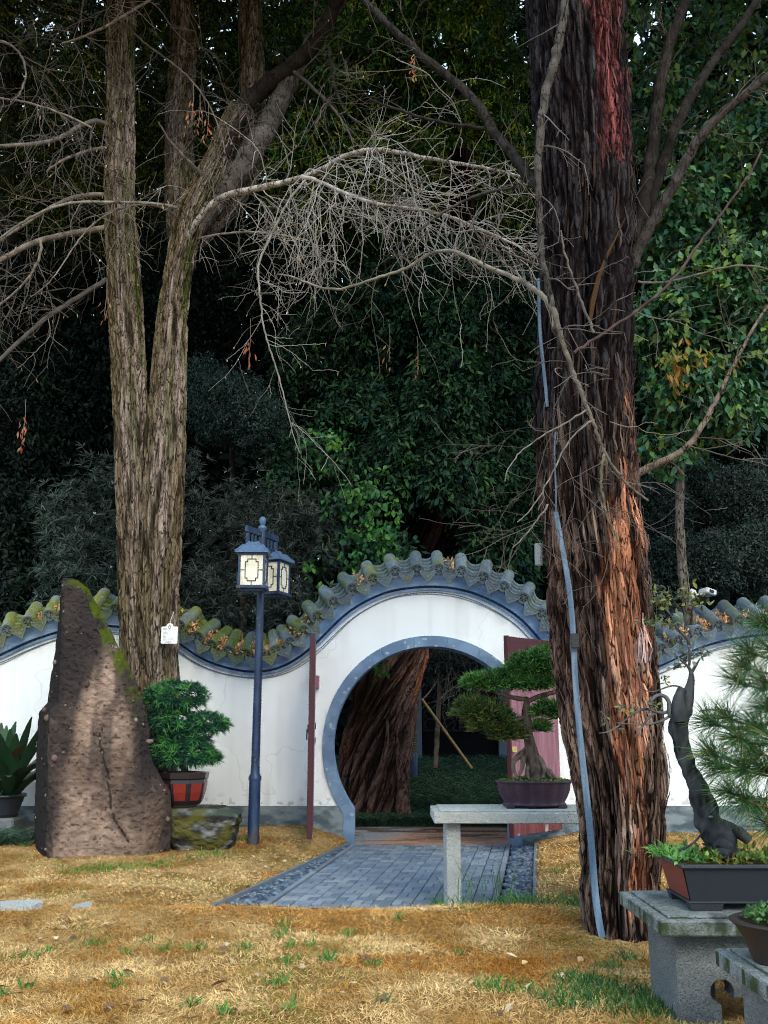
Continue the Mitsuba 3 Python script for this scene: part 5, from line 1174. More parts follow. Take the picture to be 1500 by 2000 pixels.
# ------------------------------------------------------------------ behind the wall: twisted trunk, slim trunk, pavilion, ground cover
YTW = 13.7
tt_ = thing('twisted_tree', 'huge reddish twisted trunk with rope-like ridges leaning behind the moon gate', 'tree')
TW = [(1625, 655, 806), (1580, 662, 799), (1545, 668, 795), (1500, 670, 792), (1450, 678, 791), (1400, 694, 793), (1350, 710, 796), (1300, 732, 799), (1260, 754, 802), (1200, 764, 816), (1100, 788, 842), (1000, 805, 862), (930, 828, 882), (800, 850, 892), (600, 870, 908), (300, 880, 915)]
c, r = edges(TW, YTW)
def tw_col(TH_, S_, p, rd, fine, dep):
    t = clip01(rd * .6 + fine * 1.6 + .1); h = meshkit.fbm(np.stack([np.cos(TH_ - .9 * S_) * 3, np.sin(TH_ - .9 * S_) * 3, S_ * .8], -1), 3, 14)
    c = lerp([.02, .012, .012], [.2, .12, .1], t); o = clip01((h - .56) * 7) * t
    c = c * (1 - .8 * o[..., None]) + np.array([.36, .12, .05]) * .8 * o[..., None]
    g = clip01((S_ - .9) / .8) * clip01(-np.cos(TH_) * 2 + .5); c = c * (1 - .82 * g[..., None]) + np.array([.03, .034, .014]) * (.6 * g[..., None]) * t[..., None]
    w = clip01((.75 - S_) / .5) * clip01(-np.cos(TH_) * 2 + .3) * clip01((h - .35) * 4); c = c * (1 - .6 * w[..., None]) + np.array([.22, .2, .19]) * .6 * w[..., None] * t[..., None]; return c * (1 - .8 * clip01((p[:, 2][:, None] - 2.6) / .8))[..., None]  # last factor paints the shade above the wall into the trunk colour
me, col = trunk_mesh(c, r * .96, 300, 600, 18, .9, .06, 23, -.85, .05, tw_col, crack=True)
put('trunk', me, 'm_rope', True, parent=tt_, color=col)
for pts, w in (([(772, 1425), (779, 1480), (784, 1530), (787, 1625)], (4, 14, 24, 40)), ([(755, 1400), (752, 1470), (735, 1530), (718, 1600)], (5, 11, 12, 12))):
    limb(tt_, 'root', pts, w, YTW - .5, 14, None, lambda v, s=1: rootcol(v, (.02, .012, .012), (.19, .115, .095), s), .2, mat='m_rope')
st_ = thing('slim_tree', 'slim rope-wrapped trunk with hanging dry stalks and a blue painted foot behind the gate', 'tree')
YS = 14.2
limb(st_, 'trunk', [(806, 1508), (806, 1440), (808, 1350), (806, 1280), (804, 1180)], (18, 17, 18, 20, 18), YS, 12, None, lambda v, s=1: rootcol(v, (.03, .028, .025), (.14, .125, .1), s))
put('painted_foot', MB().tube(P([806, 806], [1516, 1470], YS), 10.5 * mpp(1490, YS), 14, (.03, .06, .12)), 'm_semi', True, parent=st_, label='blue painted foot of the trunk')
mb = MB()
for v_ in np.linspace(1425, 1465, 9):
    q = P(806, v_, YS); t = trimesh.creation.torus(10 * mpp(v_, YS), .008, 14, 5); t.apply_translation(q); mb.tm(t, (.16, .15, .13))
put('rope_wrap', mb, 'm_matte', True, parent=st_)
mb = MB()
for _ in range(26):
    u = rp.uniform(785, 822); mb.tube(spl(P([u + rp.uniform(-8, 8), u, u + rp.uniform(-5, 5)], [1262, 1330, rp.uniform(1370, 1440)], YS - .14), 8), np.linspace(.012, .006, 8), 4, np.array([.16, .14, .11]) * rp.uniform(.4, 1.2))
put('dry_stalk', mb, 'm_matte', True, parent=st_, kind='stuff')
k = put('bamboo_prop', MB().tube(np.vstack([P(824, 1366, YS), P(921, 1500, YS + .7)]), .022, 8, (.3, .21, .1)), 'm_semi', True, label='pale bamboo pole propped slantwise against the slim trunk behind the gate', category='pole')
pv = thing('pavilion', 'dark wooden garden pavilion with lattice windows seen through the moon gate', 'pavilion')
YP = 19.5
a, b = P(815, 1500, YP), P(1010, 1300, YP)
put('wall', bbox((a[0] - .1, YP + .12, -.2), (b[0] + 3.5, YP + .3, b[2])), 'm_matte', color=(.012, .012, .014), parent=pv)
m = MB()
for u0, u1, v0, v1 in ((813, 823, 1318, 1410), (975, 992, 1318, 1445)): p0, p1 = P(u0, v1, YP), P(u1, v0, YP); put('pillar', bbox((p0[0], YP - .02, -.1), (p1[0], YP + .115, p1[2])), 'm_matte', color=(.16, .2, .25), parent=pv)
p0, p1 = P(800, 1312, YP), P(1060, 1300, YP); put('beam', bbox((p0[0], YP - .1, p0[2]), (p1[0] + 2, YP + .11, p1[2])), 'm_matte', color=(.12, .15, .19), parent=pv)
for u0, u1 in ((830, 896), (902, 968)):
    p0, p1 = P(u0, 1425, YP), P(u1, 1328, YP); mb = MB(); R_h = .13
    for i in range(8):
        for j in range(8):
            x = p0[0] + .12 + i * R_h * 1.5; z = p0[2] + .1 + j * R_h * 1.732 + (i % 2) * R_h * .866
            if x > p1[0] - .08 or z > p1[2] - .1: continue
            h = [np.array([x + R_h * math.cos(q * math.pi / 3), YP + .1, z + R_h * math.sin(q * math.pi / 3)]) for q in range(7)]
            for q in range(6): mb.tube(np.array([h[q], h[q + 1]]), .011, 4, (.06, .065, .09), False)
    wk = put('window', mb, 'm_matte', parent=pv)
    put('frame', MB().box((p0[0] - .04, YP + .06, p0[2] - .04), (p0[0], YP + .119, p1[2] + .04)).box((p1[0], YP + .06, p0[2] - .04), (p1[0] + .04, YP + .119, p1[2] + .04)).box((p0[0] + .001, YP + .06, p1[2]), (p1[0] - .001, YP + .119, p1[2] + .04)).box((p0[0] + .001, YP + .06, p0[2] - .04), (p1[0] - .001, YP + .119, p0[2])), 'm_matte', color=(.03, .03, .04), parent=wk)
put('roof', (lambda z0: ([(a[0] - .8, YP - .9, z0), (b[0] + 4, YP - .9, z0), (b[0] + 4, YP + 1.6, z0 + 1.3), (a[0] - .8, YP + 1.6, z0 + 1.3), (a[0] - .8, YP - .9, z0 + .12), (b[0] + 4, YP - .9, z0 + .12), (b[0] + 4, YP + 1.6, z0 + 1.5), (a[0] - .8, YP + 1.6, z0 + 1.5)], [[0, 1, 5, 4], [1, 2, 6, 5], [2, 3, 7, 6], [3, 0, 4, 7], [4, 5, 6, 7], [3, 2, 1, 0]]))(b[2] + .02), 'm_matte', color=(.05, .06, .07), parent=pv)
n = 75000; x = rp.uniform(-2.2, 5.2, n); y = 12.95 + rp.uniform(0, 1, n) ** 2.2 * 5.6; z = height(x, y)
a = rp.uniform(0, 6.28, n); mb = MB(); mb.add(*blades(np.stack([x, y, z], 1), np.stack([np.cos(a) * .5, np.sin(a) * .5, np.full(n, 1.)], 1), rp.uniform(.14, .3, n), .011, colmix(n, [(.03, .075, .045), (.045, .1, .055), (.018, .045, .03), (.06, .11, .07)], .25, rp), bend=np.stack([np.cos(a) * .5, np.sin(a) * .5, np.full(n, -.3)], 1)))
put('ground_cover', mb, 'm_leaf', label='dark green grassy ground cover behind the moon gate', category='ground cover', kind='stuff')
# camera on a post behind the wall
cc_ = thing('security_camera', 'small white security camera on a dark post above the wall at the right', 'camera')
c0 = P(1352, 1160, 11.7); put('post', MB().tube(np.array([[c0[0], 11.7, 0], c0 - [0, 0, .08]]), .032, 10, (.02, .03, .06)), 'm_semi', True, parent=cc_)
put('dome', (lambda v, f: (v + c0, f))(*lathe([(0, -.08), (.04, -.06), (.055, 0), (.05, .04), (.0, .07)], 20)), 'm_white', True, parent=cc_)
c1 = P(1381, 1157, 11.7); M = np.eye(4); M[:3, :3] = trimesh.transformations.euler_matrix(0, .3, .2)[:3, :3]; M[:3, 3] = c1
put('body', MB().box((-.075, -.11, -.035), (.075, .09, .035), M=M, bev=.012).get()[0], 'm_white', parent=cc_); put('lens', MB().box((-.03, -.115, -.02), (.03, -.1105, .02), M=M).get()[0], 'm_black', parent=cc_)
put('arm', MB().tube(np.array([c0 + [.05, 0, -.01], c1 - [.06, 0, .02]]), .012, 8).get()[0], 'm_white', True, parent=cc_)

# ------------------------------------------------------------------ trees and shrubs behind the wall
rc_ = np.random.default_rng(41)
def leafmass(blobs, Lf, Wf, cols, per=14, dens=1.0, droop=.5, simple=False, spread=.16, rng=rc_):
    """sprigs of leaves through ellipsoids given as (u, v, y, ru, rv, ry, number of sprigs)"""
    mb = MB()
    for (u, v_, Y, ru, rv, ry, ns) in blobs:
        ns = int(ns * dens); o = P(u, v_, Y); m = mpp(v_, Y)
        d = rnd(ns, rng); q = rng.uniform(.25, 1, (ns, 1)) ** .5; C = o + d * q * [ru * m, ry, rv * m]
        ax = unit(d * [1, 1, .6] + rng.normal(0, .5, (ns, 3)) + [0, -.25, -droop * .5])
        sc = colmix(ns, cols, .3, rng); n = ns * per
        B = np.repeat(C, per, 0) + np.repeat(ax, per, 0) * rng.uniform(-1, 1, (n, 1)) * spread + rng.normal(0, spread * .35, (n, 3))
        dd = np.repeat(ax, per, 0) * .5 + rnd(n, rng) + [0, 0, -droop]; nn = rnd(n, rng) * .8 + [0, -.5, .9]
        c = np.repeat(sc, per, 0) * rng.uniform(.75, 1.25, (n, 1)); L_, W_2 = Lf * rng.uniform(.65, 1.25, n), Wf * rng.uniform(.7, 1.2, n)
        if simple:
            dd = unit(dd); sd = unit(np.cross(dd, nn)) * W_2[:, None] / 2; a = B + dd * (L_ * .42)[:, None]
            v = np.stack([B, a - sd, a + sd, B + dd * L_[:, None]], 1).reshape(-1, 3); o4 = np.arange(n)[:, None] * 4; mb.add(v, np.vstack([o4 + [0, 2, 1], o4 + [1, 2, 3]]), np.repeat(c, 4, 0))
        else: mb.add(*leaves(B, dd, nn, L_, W_2, c))
    return mb
def back_tree(key, label, blobs, Lf, Wf, cols, trunks=(), tcol=(.03, .026, .024), cat='tree', **k):
    t = thing(key, label, cat)
    for rows, Y in trunks:
        pts = np.array([(r_[1], r_[0]) for r_ in rows]); limb(t, 'trunk', pts, [r_[2] for r_ in rows], Y, 12, None, lambda v, s=1: rootcol(v, np.array(tcol) * .4, np.array(tcol) * 1.6, s), .15, mat='m_bark')
    put('crown', leafmass(blobs, Lf, Wf, cols, **k), 'm_shade_leaf' if k.get('simple') else 'm_leaf', True, parent=t); return t
def spiky(key, label, blobs, L, W, cols, k=12, n_=1.0, stems=()):
    t = thing(key, label, 'shrub'); mb = MB()
    for (u, v_, Y, ru, rv, n) in blobs:
        C, ax = clump_pts(u, v_, Y, ru, rv, int(n * n_), rc_, .35, 1.0); C = C + (rc_.normal(0, .12, C.shape)) + (meshkit.noise(C[:, None, :] * 2.2 + np.arange(3)[None, :, None] * 9.3, 4) - .5) * .5; mb.add(*rosettes(C, ax - np.array([0, .25, 0]), k, L, W, cols, rc_, (30, 85), 1.4))
    put('foliage', mb, 'm_leaf', parent=t)
    for (u0, v0, u1, v1, Y, w) in stems: limb(t, 'stem', [(u0, v0), ((u0 + u1) / 2 + 5, (v0 + v1) / 2), (u1, v1)], (w, w * .7, w * .4), Y, 8)
bluec = [(.03, .05, .042), (.045, .07, .06), (.02, .034, .03), (.06, .085, .07)]
spiky('spiky_shrub', 'spiky blue green shrub behind the wall left of the twin stems', [(160, 1000, 12.6, 80, 60, 230), (110, 1090, 12.4, 40, 70, 150), (185, 1120, 12.3, 60, 80, 220), (215, 950, 12.7, 40, 40, 120), (150, 1180, 12.2, 60, 40, 120)], .13, .014, bluec, stems=((160, 1330, 160, 1000, 12.7, 20),))
spiky('spiky_shrub', 'wide spiky blue green shrub behind the wall beside the lantern post', [(420, 1010, 12.6, 70, 60, 220), (540, 990, 12.6, 80, 40, 200), (470, 1090, 12.4, 110, 60, 320), (400, 1150, 12.3, 60, 50, 180), (580, 1080, 12.4, 60, 70, 220), (370, 930, 12.8, 30, 30, 70), (440, 1200, 12.2, 100, 50, 200), (560, 1180, 12.2, 60, 50, 140), (640, 1040, 12.8, 50, 50, 100)], .12, .013, [(.026, .038, .034), (.042, .058, .052), (.016, .026, .025), (.055, .07, .06)], stems=((470, 1330, 470, 1020, 12.7, 20),))
back_tree('grey_leaved_bush', 'pale grey green small-leaved bush high behind the twin stems and lantern', [(450, 800, 14.2, 90, 70, .9, 1100), (400, 760, 14.4, 50, 60, .7, 500), (510, 830, 14.0, 60, 60, .8, 600)], .06, .022, [(.035, .065, .06), (.055, .09, .085), (.025, .05, .045)], [([(1330, 450, 18), (1000, 455, 14), (820, 450, 8)], 14.3)], cat='bush', simple=True, droop=.1, spread=.12)
back_tree('bright_vine', 'climbing vine with bright heart-shaped green leaves just behind the gate wall', [(700, 1000, 12.3, 60, 70, .3, 60), (735, 1040, 12.2, 40, 40, .3, 40), (690, 1080, 12.2, 40, 50, .3, 36), (640, 870, 12.6, 60, 50, .4, 34), (720, 960, 12.3, 50, 40, .3, 40), (760, 1060, 12.2, 30, 40, .25, 22), (620, 1130, 12.2, 30, 40, .25, 12)], .10, .066, [(.02, .085, .03), (.014, .055, .025), (.03, .12, .035), (.07, .19, .03)], [([(1320, 720, 5), (1150, 725, 4), (1000, 700, 3), (900, 680, 2)], 12.35)], cat='vine', per=5, dens=.8, droop=.9)
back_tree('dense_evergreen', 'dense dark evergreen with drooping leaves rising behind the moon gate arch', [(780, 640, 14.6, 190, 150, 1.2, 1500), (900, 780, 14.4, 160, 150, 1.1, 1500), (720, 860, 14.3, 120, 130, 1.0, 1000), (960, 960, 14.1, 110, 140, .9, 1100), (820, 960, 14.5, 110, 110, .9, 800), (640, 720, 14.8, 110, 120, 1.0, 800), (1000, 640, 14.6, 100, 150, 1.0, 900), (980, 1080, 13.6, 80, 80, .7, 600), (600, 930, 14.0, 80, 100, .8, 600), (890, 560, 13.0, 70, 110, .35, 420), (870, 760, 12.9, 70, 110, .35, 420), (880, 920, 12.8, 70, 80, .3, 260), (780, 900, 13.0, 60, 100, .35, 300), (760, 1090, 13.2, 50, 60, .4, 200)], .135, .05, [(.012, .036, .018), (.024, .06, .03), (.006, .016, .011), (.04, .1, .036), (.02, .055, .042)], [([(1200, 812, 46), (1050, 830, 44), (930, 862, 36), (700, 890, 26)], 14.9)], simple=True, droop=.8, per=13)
back_tree('tall_yellow_green_tree', 'tall tree with long yellowish green leaves filling the top centre', [(700, 150, 15.5, 150, 170, 1.6, 1300), (880, 130, 15.3, 150, 170, 1.6, 1400), (960, 330, 15.2, 120, 150, 1.3, 1000), (780, 380, 15.2, 150, 130, 1.4, 1200), (620, 360, 15.6, 110, 150, 1.3, 800), (560, 130, 15.9, 120, 160, 1.3, 500), (800, -120, 15.6, 330, 120, 1.8, 1700)], .15, .04, [(.05, .13, .02), (.025, .065, .02), (.12, .2, .02), (.03, .12, .05), (.18, .22, .03), (.012, .034, .016)], [([(900, 690, 40), (600, 690, 36), (300, 700, 30), (0, 690, 24)], 16.0), ([(800, 900, 30), (400, 905, 26), (100, 880, 20)], 15.9)], simple=True, droop=.7, per=12)
back_tree('small_leaved_tree', 'small-leaved yellowish tree in the top left corner with sky showing through', [(80, 80, 15.2, 130, 120, 1.3, 600), (170, 230, 15.0, 110, 120, 1.2, 700), (40, 330, 15.0, 100, 120, 1.2, 600), (290, 120, 15.6, 110, 140, 1.2, 600), (150, 420, 15.2, 120, 90, 1.1, 600), (420, 120, 16, 80, 160, 1.2, 500), (60, -120, 15.2, 300, 120, 1.6, 1000), (320, 330, 15.8, 110, 130, 1.0, 600)], .11, .038, [(.03, .06, .014), (.055, .095, .018), (.012, .026, .01), (.1, .12, .02)], [([(1200, 20, 50), (700, 25, 46), (400, 28, 42), (200, 22, 40), (0, 10, 34)], 15.4), ([(900, 165, 30), (500, 160, 26), (100, 175, 20)], 15.8)], simple=True, droop=.4, per=11)
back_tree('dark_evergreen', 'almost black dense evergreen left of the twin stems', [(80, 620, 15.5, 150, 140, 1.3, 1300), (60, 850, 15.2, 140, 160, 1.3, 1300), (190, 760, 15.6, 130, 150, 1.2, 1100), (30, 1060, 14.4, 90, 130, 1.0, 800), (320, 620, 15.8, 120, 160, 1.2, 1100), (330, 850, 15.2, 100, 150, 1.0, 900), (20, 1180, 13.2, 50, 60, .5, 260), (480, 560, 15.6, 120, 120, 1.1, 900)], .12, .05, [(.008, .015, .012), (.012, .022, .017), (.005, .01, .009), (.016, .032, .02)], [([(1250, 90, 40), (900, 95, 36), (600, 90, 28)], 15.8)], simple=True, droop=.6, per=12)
back_tree('broad_leaved_tree', 'broad-leaved glossy evergreen spreading at the right side of the picture', [(1330, 450, 10.2, 90, 110, .9, 250), (1440, 330, 10.0, 100, 120, .9, 280), (1420, 560, 9.8, 110, 90, .8, 300), (1310, 640, 10.0, 80, 80, .7, 220), (1460, 680, 9.9, 70, 90, .7, 200), (1350, 760, 9.9, 90, 70, .6, 190), (1290, 180, 10.6, 80, 120, .9, 170), (1430, 130, 10.4, 110, 90, 1.0, 130), (1560, 450, 9.8, 80, 200, .9, 240), (1420, 800, 9.8, 70, 50, .5, 90), (1310, 880, 10.2, 80, 40, .4, 50), (1300, -60, 10.6, 260, 90, 1.2, 260)], .125, .062, [(.028, .1, .035), (.05, .15, .055), (.012, .04, .02), (.1, .2, .1), (.03, .1, .07), (.09, .16, .03)], [([(1220, 1350, 20), (840, 1338, 16), (650, 1385, 13), (545, 1425, 9), (380, 1450, 6)], 10.2), ([(1000, 1330, 12), (700, 1340, 10), (420, 1330, 8), (200, 1300, 6), (0, 1290, 5)], 10.6), ([(1100, 1520, 30), (600, 1500, 24), (200, 1470, 16)], 10.4)], tcol=(.12, .105, .09), per=9, droop=.7)
back_tree('golden_sprays', 'sprays of yellowing leaves among the green right of the shaggy trunk', [(1330, 720, 9.3, 34, 34, .25, 8), (1395, 715, 9.4, 26, 44, .25, 8), (1320, 690, 9.3, 20, 20, .2, 4)], .12, .04, [(.18, .15, .015), (.1, .13, .02), (.2, .1, .02)], [([(820, 1370, 4), (720, 1360, 3), (690, 1340, 2)], 9.45)], cat='branch', per=8, droop=.9)
back_tree('pale_shrub', 'rounded pale blue green small-leaved shrub behind the wall at the right edge', [(1440, 980, 13.2, 80, 70, .8, 1300), (1480, 1090, 12.8, 70, 80, .7, 1200), (1400, 1100, 12.8, 70, 60, .7, 900), (1520, 950, 13.2, 60, 70, .7, 500)], .055, .022, [(.045, .07, .062), (.065, .095, .085), (.03, .05, .046)], [([(1330, 1440, 14), (1050, 1445, 10)], 13.1)], cat='shrub', simple=True, droop=.1, spread=.1)
back_tree('pale_shrub', 'darker blue green shrub behind the wall just right of the shaggy trunk', [(1290, 1010, 13.4, 60, 80, .8, 900), (1310, 1110, 12.9, 60, 70, .7, 900), (1340, 940, 13.6, 60, 50, .7, 500), (1260, 1180, 12.6, 40, 50, .5, 300)], .06, .024, [(.026, .045, .04), (.04, .065, .056), (.018, .032, .03)], [([(1330, 1300, 14), (1050, 1305, 10)], 13.3)], cat='shrub', simple=True, droop=.1, spread=.1)
back_tree('rear_evergreen', 'dark evergreen filling the gap behind the pale shrubs at the right', [(1380, 820, 15.5, 180, 140, 1.4, 1600), (1300, 560, 15.8, 160, 160, 1.4, 1300), (1480, 1000, 15, 120, 130, 1.2, 900), (1500, 640, 15.8, 140, 180, 1.4, 1200), (1330, 300, 16.2, 130, 130, 1.2, 600), (1140, 800, 15.6, 120, 400, 1.4, 900)], .12, .05, [(.012, .028, .016), (.018, .04, .024), (.007, .015, .011)], [([(1250, 1400, 40), (700, 1400, 30), (300, 1380, 20)], 16)], simple=True, droop=.6, per=12)
# leafy sprig and bare twigs seen through the gate
back_tree('green_sprig', 'small bright green sprig hanging inside the top of the moon gate', [(748, 1302, 12.2, 14, 7, .08, 4)], .1, .06, [(.09, .3, .04), (.06, .22, .04)], [([(1252, 735, 3), (1280, 742, 3), (1302, 748, 2)], 12.2)], cat='sprig', per=5, droop=.4, spread=.06)
tb = thing('twiggy_bush', 'pale bare twiggy bush hanging behind the top of the moon gate', 'bush'); mb, tp_ = MB(), []
for _ in range(30):
    o = P(rc_.uniform(820, 900), rc_.uniform(1190, 1290), 15.6); grow(mb, tp_, o, np.array([rc_.uniform(-.6, 1), -.3, rc_.uniform(-.6, .2)]), rc_.uniform(.5, 1.3), .008, rc_, 2, (.19, .17, .14), .2, .35, .4)
for pts in ([(825, 1366), (840, 1350), (850, 1335), (856, 1325)], [(862, 1365), (875, 1350), (890, 1340), (905, 1330)]): mb.tube(spl(P(np.array(pts)[:, 0], np.array(pts)[:, 1], 15.4), 10), np.linspace(.016, .006, 10), 5, (.24, .21, .16))
put('twig', mb, 'm_matte', True, parent=tb); limb(tb, 'stem', [(850, 1500), (856, 1400), (860, 1270)], (10, 9, 8), 15.8, 8)
put('leaves', leafmass([(930, 1300, 15.8, 90, 30, .5, 260), (860, 1290, 16.4, 60, 40, .5, 160)], .11, .03, [(.03, .045, .04), (.05, .065, .06), (.02, .03, .028)], simple=True), 'm_leaf', True, parent=tb)
# the wood beyond
mb = MB(); n = 190000
u = rc_.uniform(-500, 2000, n); v_ = rc_.uniform(-450, 1560, n); Y_ = rc_.uniform(20.5, 27, n)
pts = P(u, v_, Y_); h = meshkit.fbm(pts * [.55, .55, .55], 3, 61)
gap = np.zeros(n)
k_ = (h > .43) | (pts[:, 2] < 17)
B = pts[k_]; n = len(B); dd = unit(rnd(n, rc_) + [0, -.2, -.5]); sd = unit(np.cross(dd, rnd(n, rc_) * .8 + [0, -.6, .7])); L_ = rc_.uniform(.34, .62, n)[:, None]; W2 = L_ * .25
v = np.stack([B, B + dd * L_ * .42 - sd * W2, B + dd * L_ * .42 + sd * W2, B + dd * L_], 1).reshape(-1, 3); o4 = np.arange(n)[:, None] * 4
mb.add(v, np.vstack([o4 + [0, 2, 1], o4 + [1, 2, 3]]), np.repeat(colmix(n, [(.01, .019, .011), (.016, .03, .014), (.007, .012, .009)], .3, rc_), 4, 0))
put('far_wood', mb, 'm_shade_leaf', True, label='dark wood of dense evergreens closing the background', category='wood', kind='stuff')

# unseen leaf layer added above the view to shade the upper trunks and wood
def overhead(parent, x0, x1, y0, y1, n, cols):
    x, y = rc_.uniform(x0, x1, n), rc_.uniform(y0, y1, n); z = 1.35 + .93 * y + 1.0 + rc_.uniform(0, 1, n) ** 1.3 * 3.0
    B = np.stack([x, y, z], 1); k = meshkit.fbm(B * .5, 2, 5) > .36; B = B[k]; n = len(B)
    put('upper_crown', MB().add(*leaves(B, rnd(n, rc_) + [0, 0, -.4], rnd(n, rc_) * .7 + [0, 0, 1], rc_.uniform(.2, .4, n), rc_.uniform(.1, .2, n), colmix(n, cols, .3, rc_))), 'm_shade_leaf', True, parent=parent)
overhead('small_leaved_tree', -11, -2.2, 8.2, 17, 26000, [(.02, .042, .012), (.036, .062, .013)])
overhead('tall_yellow_green_tree', -2.2, 3.5, 8.2, 17, 17000, [(.03, .075, .014), (.018, .045, .016)])
overhead('broad_leaved_tree', 3.5, 11, 7.0, 17, 24000, [(.02, .068, .03), (.03, .09, .042)])

# ------------------------------------------------------------------ grass and fallen leaves
rg = np.random.default_rng(51)
STONE = np.array([P(200, 1600, YST)[0], YST])
def lawn_points(n, y0, y1, pw=1.0):
    y = y0 + (y1 - y0) * rg.uniform(0, 1, n) ** pw; x = rg.uniform(-1, 1, n) * (.46 * y + .3)
    keep = ~((x > gl(y) - .01) & (x < gr(y) + .01) & (y > 6.9)) & (np.hypot((x - STONE[0]) / .62, (y - STONE[1]) / .4) > 1) & (np.hypot(x - P(1215, 1800, YR)[0], y - YR) > .27)
    x, y = x[keep], y[keep]; return np.stack([x, y, height(x, y)], 1)
mb = MB()
for n, y0, y1, W, Lr in ((190000, 3.5, 7.1, .0036, (.022, .052)), (110000, 6.9, 11.05, .0055, (.02, .042))):
    o = lawn_points(n, y0, y1, 1.15); n = len(o)
    lean = meshkit.fbm(o * [5, 5, 0], 2, 4)[:, None] * 9 + rg.normal(0, 1.1, (n, 1)); d = np.concatenate([np.cos(lean), np.sin(lean)], 1) * .7
    d = np.concatenate([d, np.zeros((n, 1))], 1) + rnd(n, rg) * .75; d[:, 2] = np.abs(d[:, 2]) * .55 + .22
    t = meshkit.fbm(o * [3.0, 3.0, 0], 3, 8); t2 = meshkit.fbm(o * [1.1, 1.7, 0], 3, 18)
    c = lerp([.38, .2, .055], [.74, .53, .26], clip01((t - .3) * 2.4)) * rg.uniform(.65, 1.3, (n, 1))
    c = np.where((t2 < .38)[:, None], c * [.85, .66, .45], c)
    gm = (meshkit.fbm(o * [1.6, 1.6, 0], 3, 28) > .63) & (rg.uniform(size=n) < .3); c = np.where(gm[:, None], np.array([.2, .22, .045]) * rg.uniform(.6, 1.2, (n, 1)), c)
    mb.add(*blades(o - [0, 0, .004], d, rg.uniform(*Lr, n), W * rg.uniform(.7, 1.4, n), c, bend=np.array([0, 0, -.15]), tipcol=c * 1.15, rng=rg))
put('dry_grass', mb, 'm_matte', label='straw coloured dry grass covering the lawn', category='grass', kind='stuff')
GT = [(56, 1855, 22), (184, 1833, 30), (288, 1831, 14), (250, 1855, 12), (320, 1849, 14), (381, 1849, 22), (480, 1848, 20), (555, 1812, 18), (549, 1828, 20), (570, 1849, 18), (683, 1823, 20), (229, 1900, 22), (53, 1913, 16), (227, 1920, 14), (565, 1884, 20), (640, 1881, 20), (733, 1892, 16), (544, 1924, 26), (376, 1967, 16), (435, 1983, 18), (568, 1975, 18), (752, 1961, 18), (5, 1935, 14), (610, 1850, 12), (900, 1860, 10), (960, 1930, 40), (1010, 1935, 34), (1130, 1925, 60), (1180, 1930, 60), (1215, 1950, 60), (1150, 1955, 50), (1270, 1975, 50), (1300, 1985, 40), (1100, 1905, 30), (1120, 1940, 60), (1160, 1915, 60), (1210, 1975, 60), (1250, 1945, 60), (1110, 1965, 50), (1290, 1960, 40), (1195, 1880, 30), (1230, 1860, 30), (1060, 1950, 20),
      (900, 1768, 26), (940, 1766, 34), (1000, 1770, 34), (1060, 1775, 36), (1110, 1772, 40), (1130, 1780, 30), (1025, 1772, 30), (860, 1772, 20), (1090, 1700, 24), (1130, 1690, 20), (200, 1692, 60), (260, 1690, 60), (310, 1686, 40), (420, 1672, 40), (380, 1676, 40), (150, 1692, 40), (20, 1655, 40), (50, 1660, 20), (1330, 1640, 40), (1330, 1620, 40), (1420, 1620, 40), (470, 1650, 20), (600, 1640, 22), (100, 1845, 12), (780, 1800, 14)]
mb = MB()
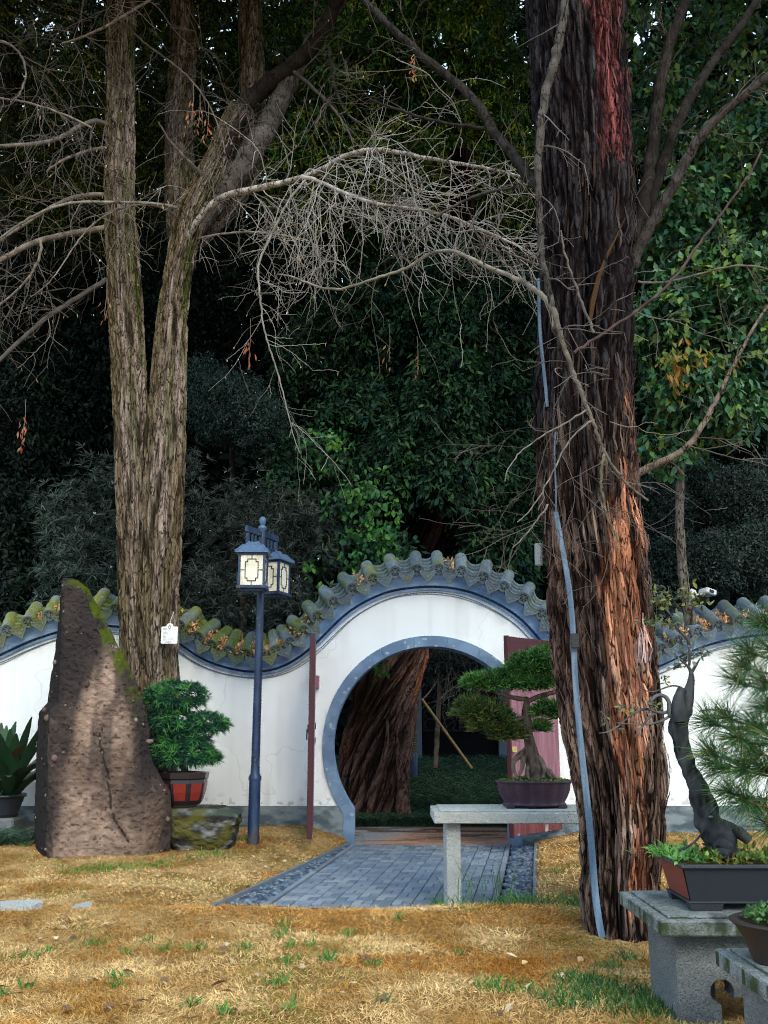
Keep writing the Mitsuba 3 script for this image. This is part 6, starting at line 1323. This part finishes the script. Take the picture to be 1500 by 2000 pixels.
for (u, v_, w) in GT:
    Yg = YG(v_); m = mpp(v_, Yg); far = v_ < 1700; n = int((27 if not far else 26) * (w / 18) ** 1.2); o = P(u, v_, Yg) + np.stack([rg.normal(0, .5 * w * m, n), rg.normal(0, .45 * w * m * 1.2, n), np.zeros(n)], 1); o[:, 2] = height(o[:, 0], o[:, 1])
    tall = 1.9 if (850 < u < 1140 and 1760 < v_ < 1790) else 1.0
    cols = [(.045, .18, .03), (.08, .25, .035), (.03, .11, .028), (.14, .25, .05)] if u < 1050 else [(.03, .11, .028), (.05, .16, .03), (.022, .075, .025), (.1, .18, .04)] if not far else [(.13, .16, .03), (.2, .2, .04), (.08, .13, .03)]
    mb.add(*blades(o, rnd(n, rg) * .55 + [0, 0, .8], rg.uniform(.04, .085, n) * tall, .0055, colmix(n, cols, .3, rg), bend=rnd(n, rg) * .25 - [0, 0, .2]))
for _ in range(26):
    o = P(rg.uniform(880, 1010), 1775, 6.75); o[2] = height(o[0], o[1]); mb.add(*blades(o[None], np.array([[rg.uniform(-.4, .4), -.1, 1]]), rg.uniform(.2, .42), .006, np.array([[.06, .13, .04]]), bend=np.array([[rg.uniform(-.4, .4), 0, -.1]])))
put('green_grass', mb, 'm_leaf', label='green grass tufts growing through the dry lawn', category='grass', kind='stuff')
n = 110; uu_ = rg.uniform(-20, 1150, n); vv_ = rg.uniform(1800, 1990, n); Yl = 1.25 / np.tan(np.arctan((vv_ - 1000) / F) - TH); o = P(uu_, vv_, Yl); o[:, 2] = height(o[:, 0], o[:, 1]) + .03
n2 = 70; y = rg.uniform(7.3, 10.9, n2); x = gl(y) - np.abs(rg.normal(.1, .8, n2)) - .05; o2 = np.stack([x, y, height(x, y) + .03], 1); o = np.vstack([o, o2]); n += n2
mb = MB(); mb.add(*leaves(o, rnd(n, rg) * [1, 1, .25], rnd(n, rg) * .5 + [0, 0, 1], rg.uniform(.035, .09, n), rg.uniform(.018, .045, n), colmix(n, [(.3, .16, .07), (.48, .3, .15), (.14, .08, .05), (.5, .4, .25)], .3, rg)))
n = 40; y = rg.uniform(6.8, 12.4, n); x = ledge(y) + (redge(y) - ledge(y)) * rg.uniform(0, 1, n) ** .6 * rg.choice([0, 1], n) + rg.normal(.02, .05, n); mb.add(*leaves(np.stack([x, y, np.full(n, .012)], 1), rnd(n, rg) * [1, 1, .1], rnd(n, rg) * .3 + [0, 0, 1], rg.uniform(.03, .06, n), rg.uniform(.015, .03, n), colmix(n, [(.3, .16, .07), (.4, .25, .12), (.14, .08, .05)], .3, rg)))
put('lawn_leaves', mb, 'm_leaf', label='dead brown leaves scattered on the dry lawn and the path', category='leaf litter', kind='stuff')
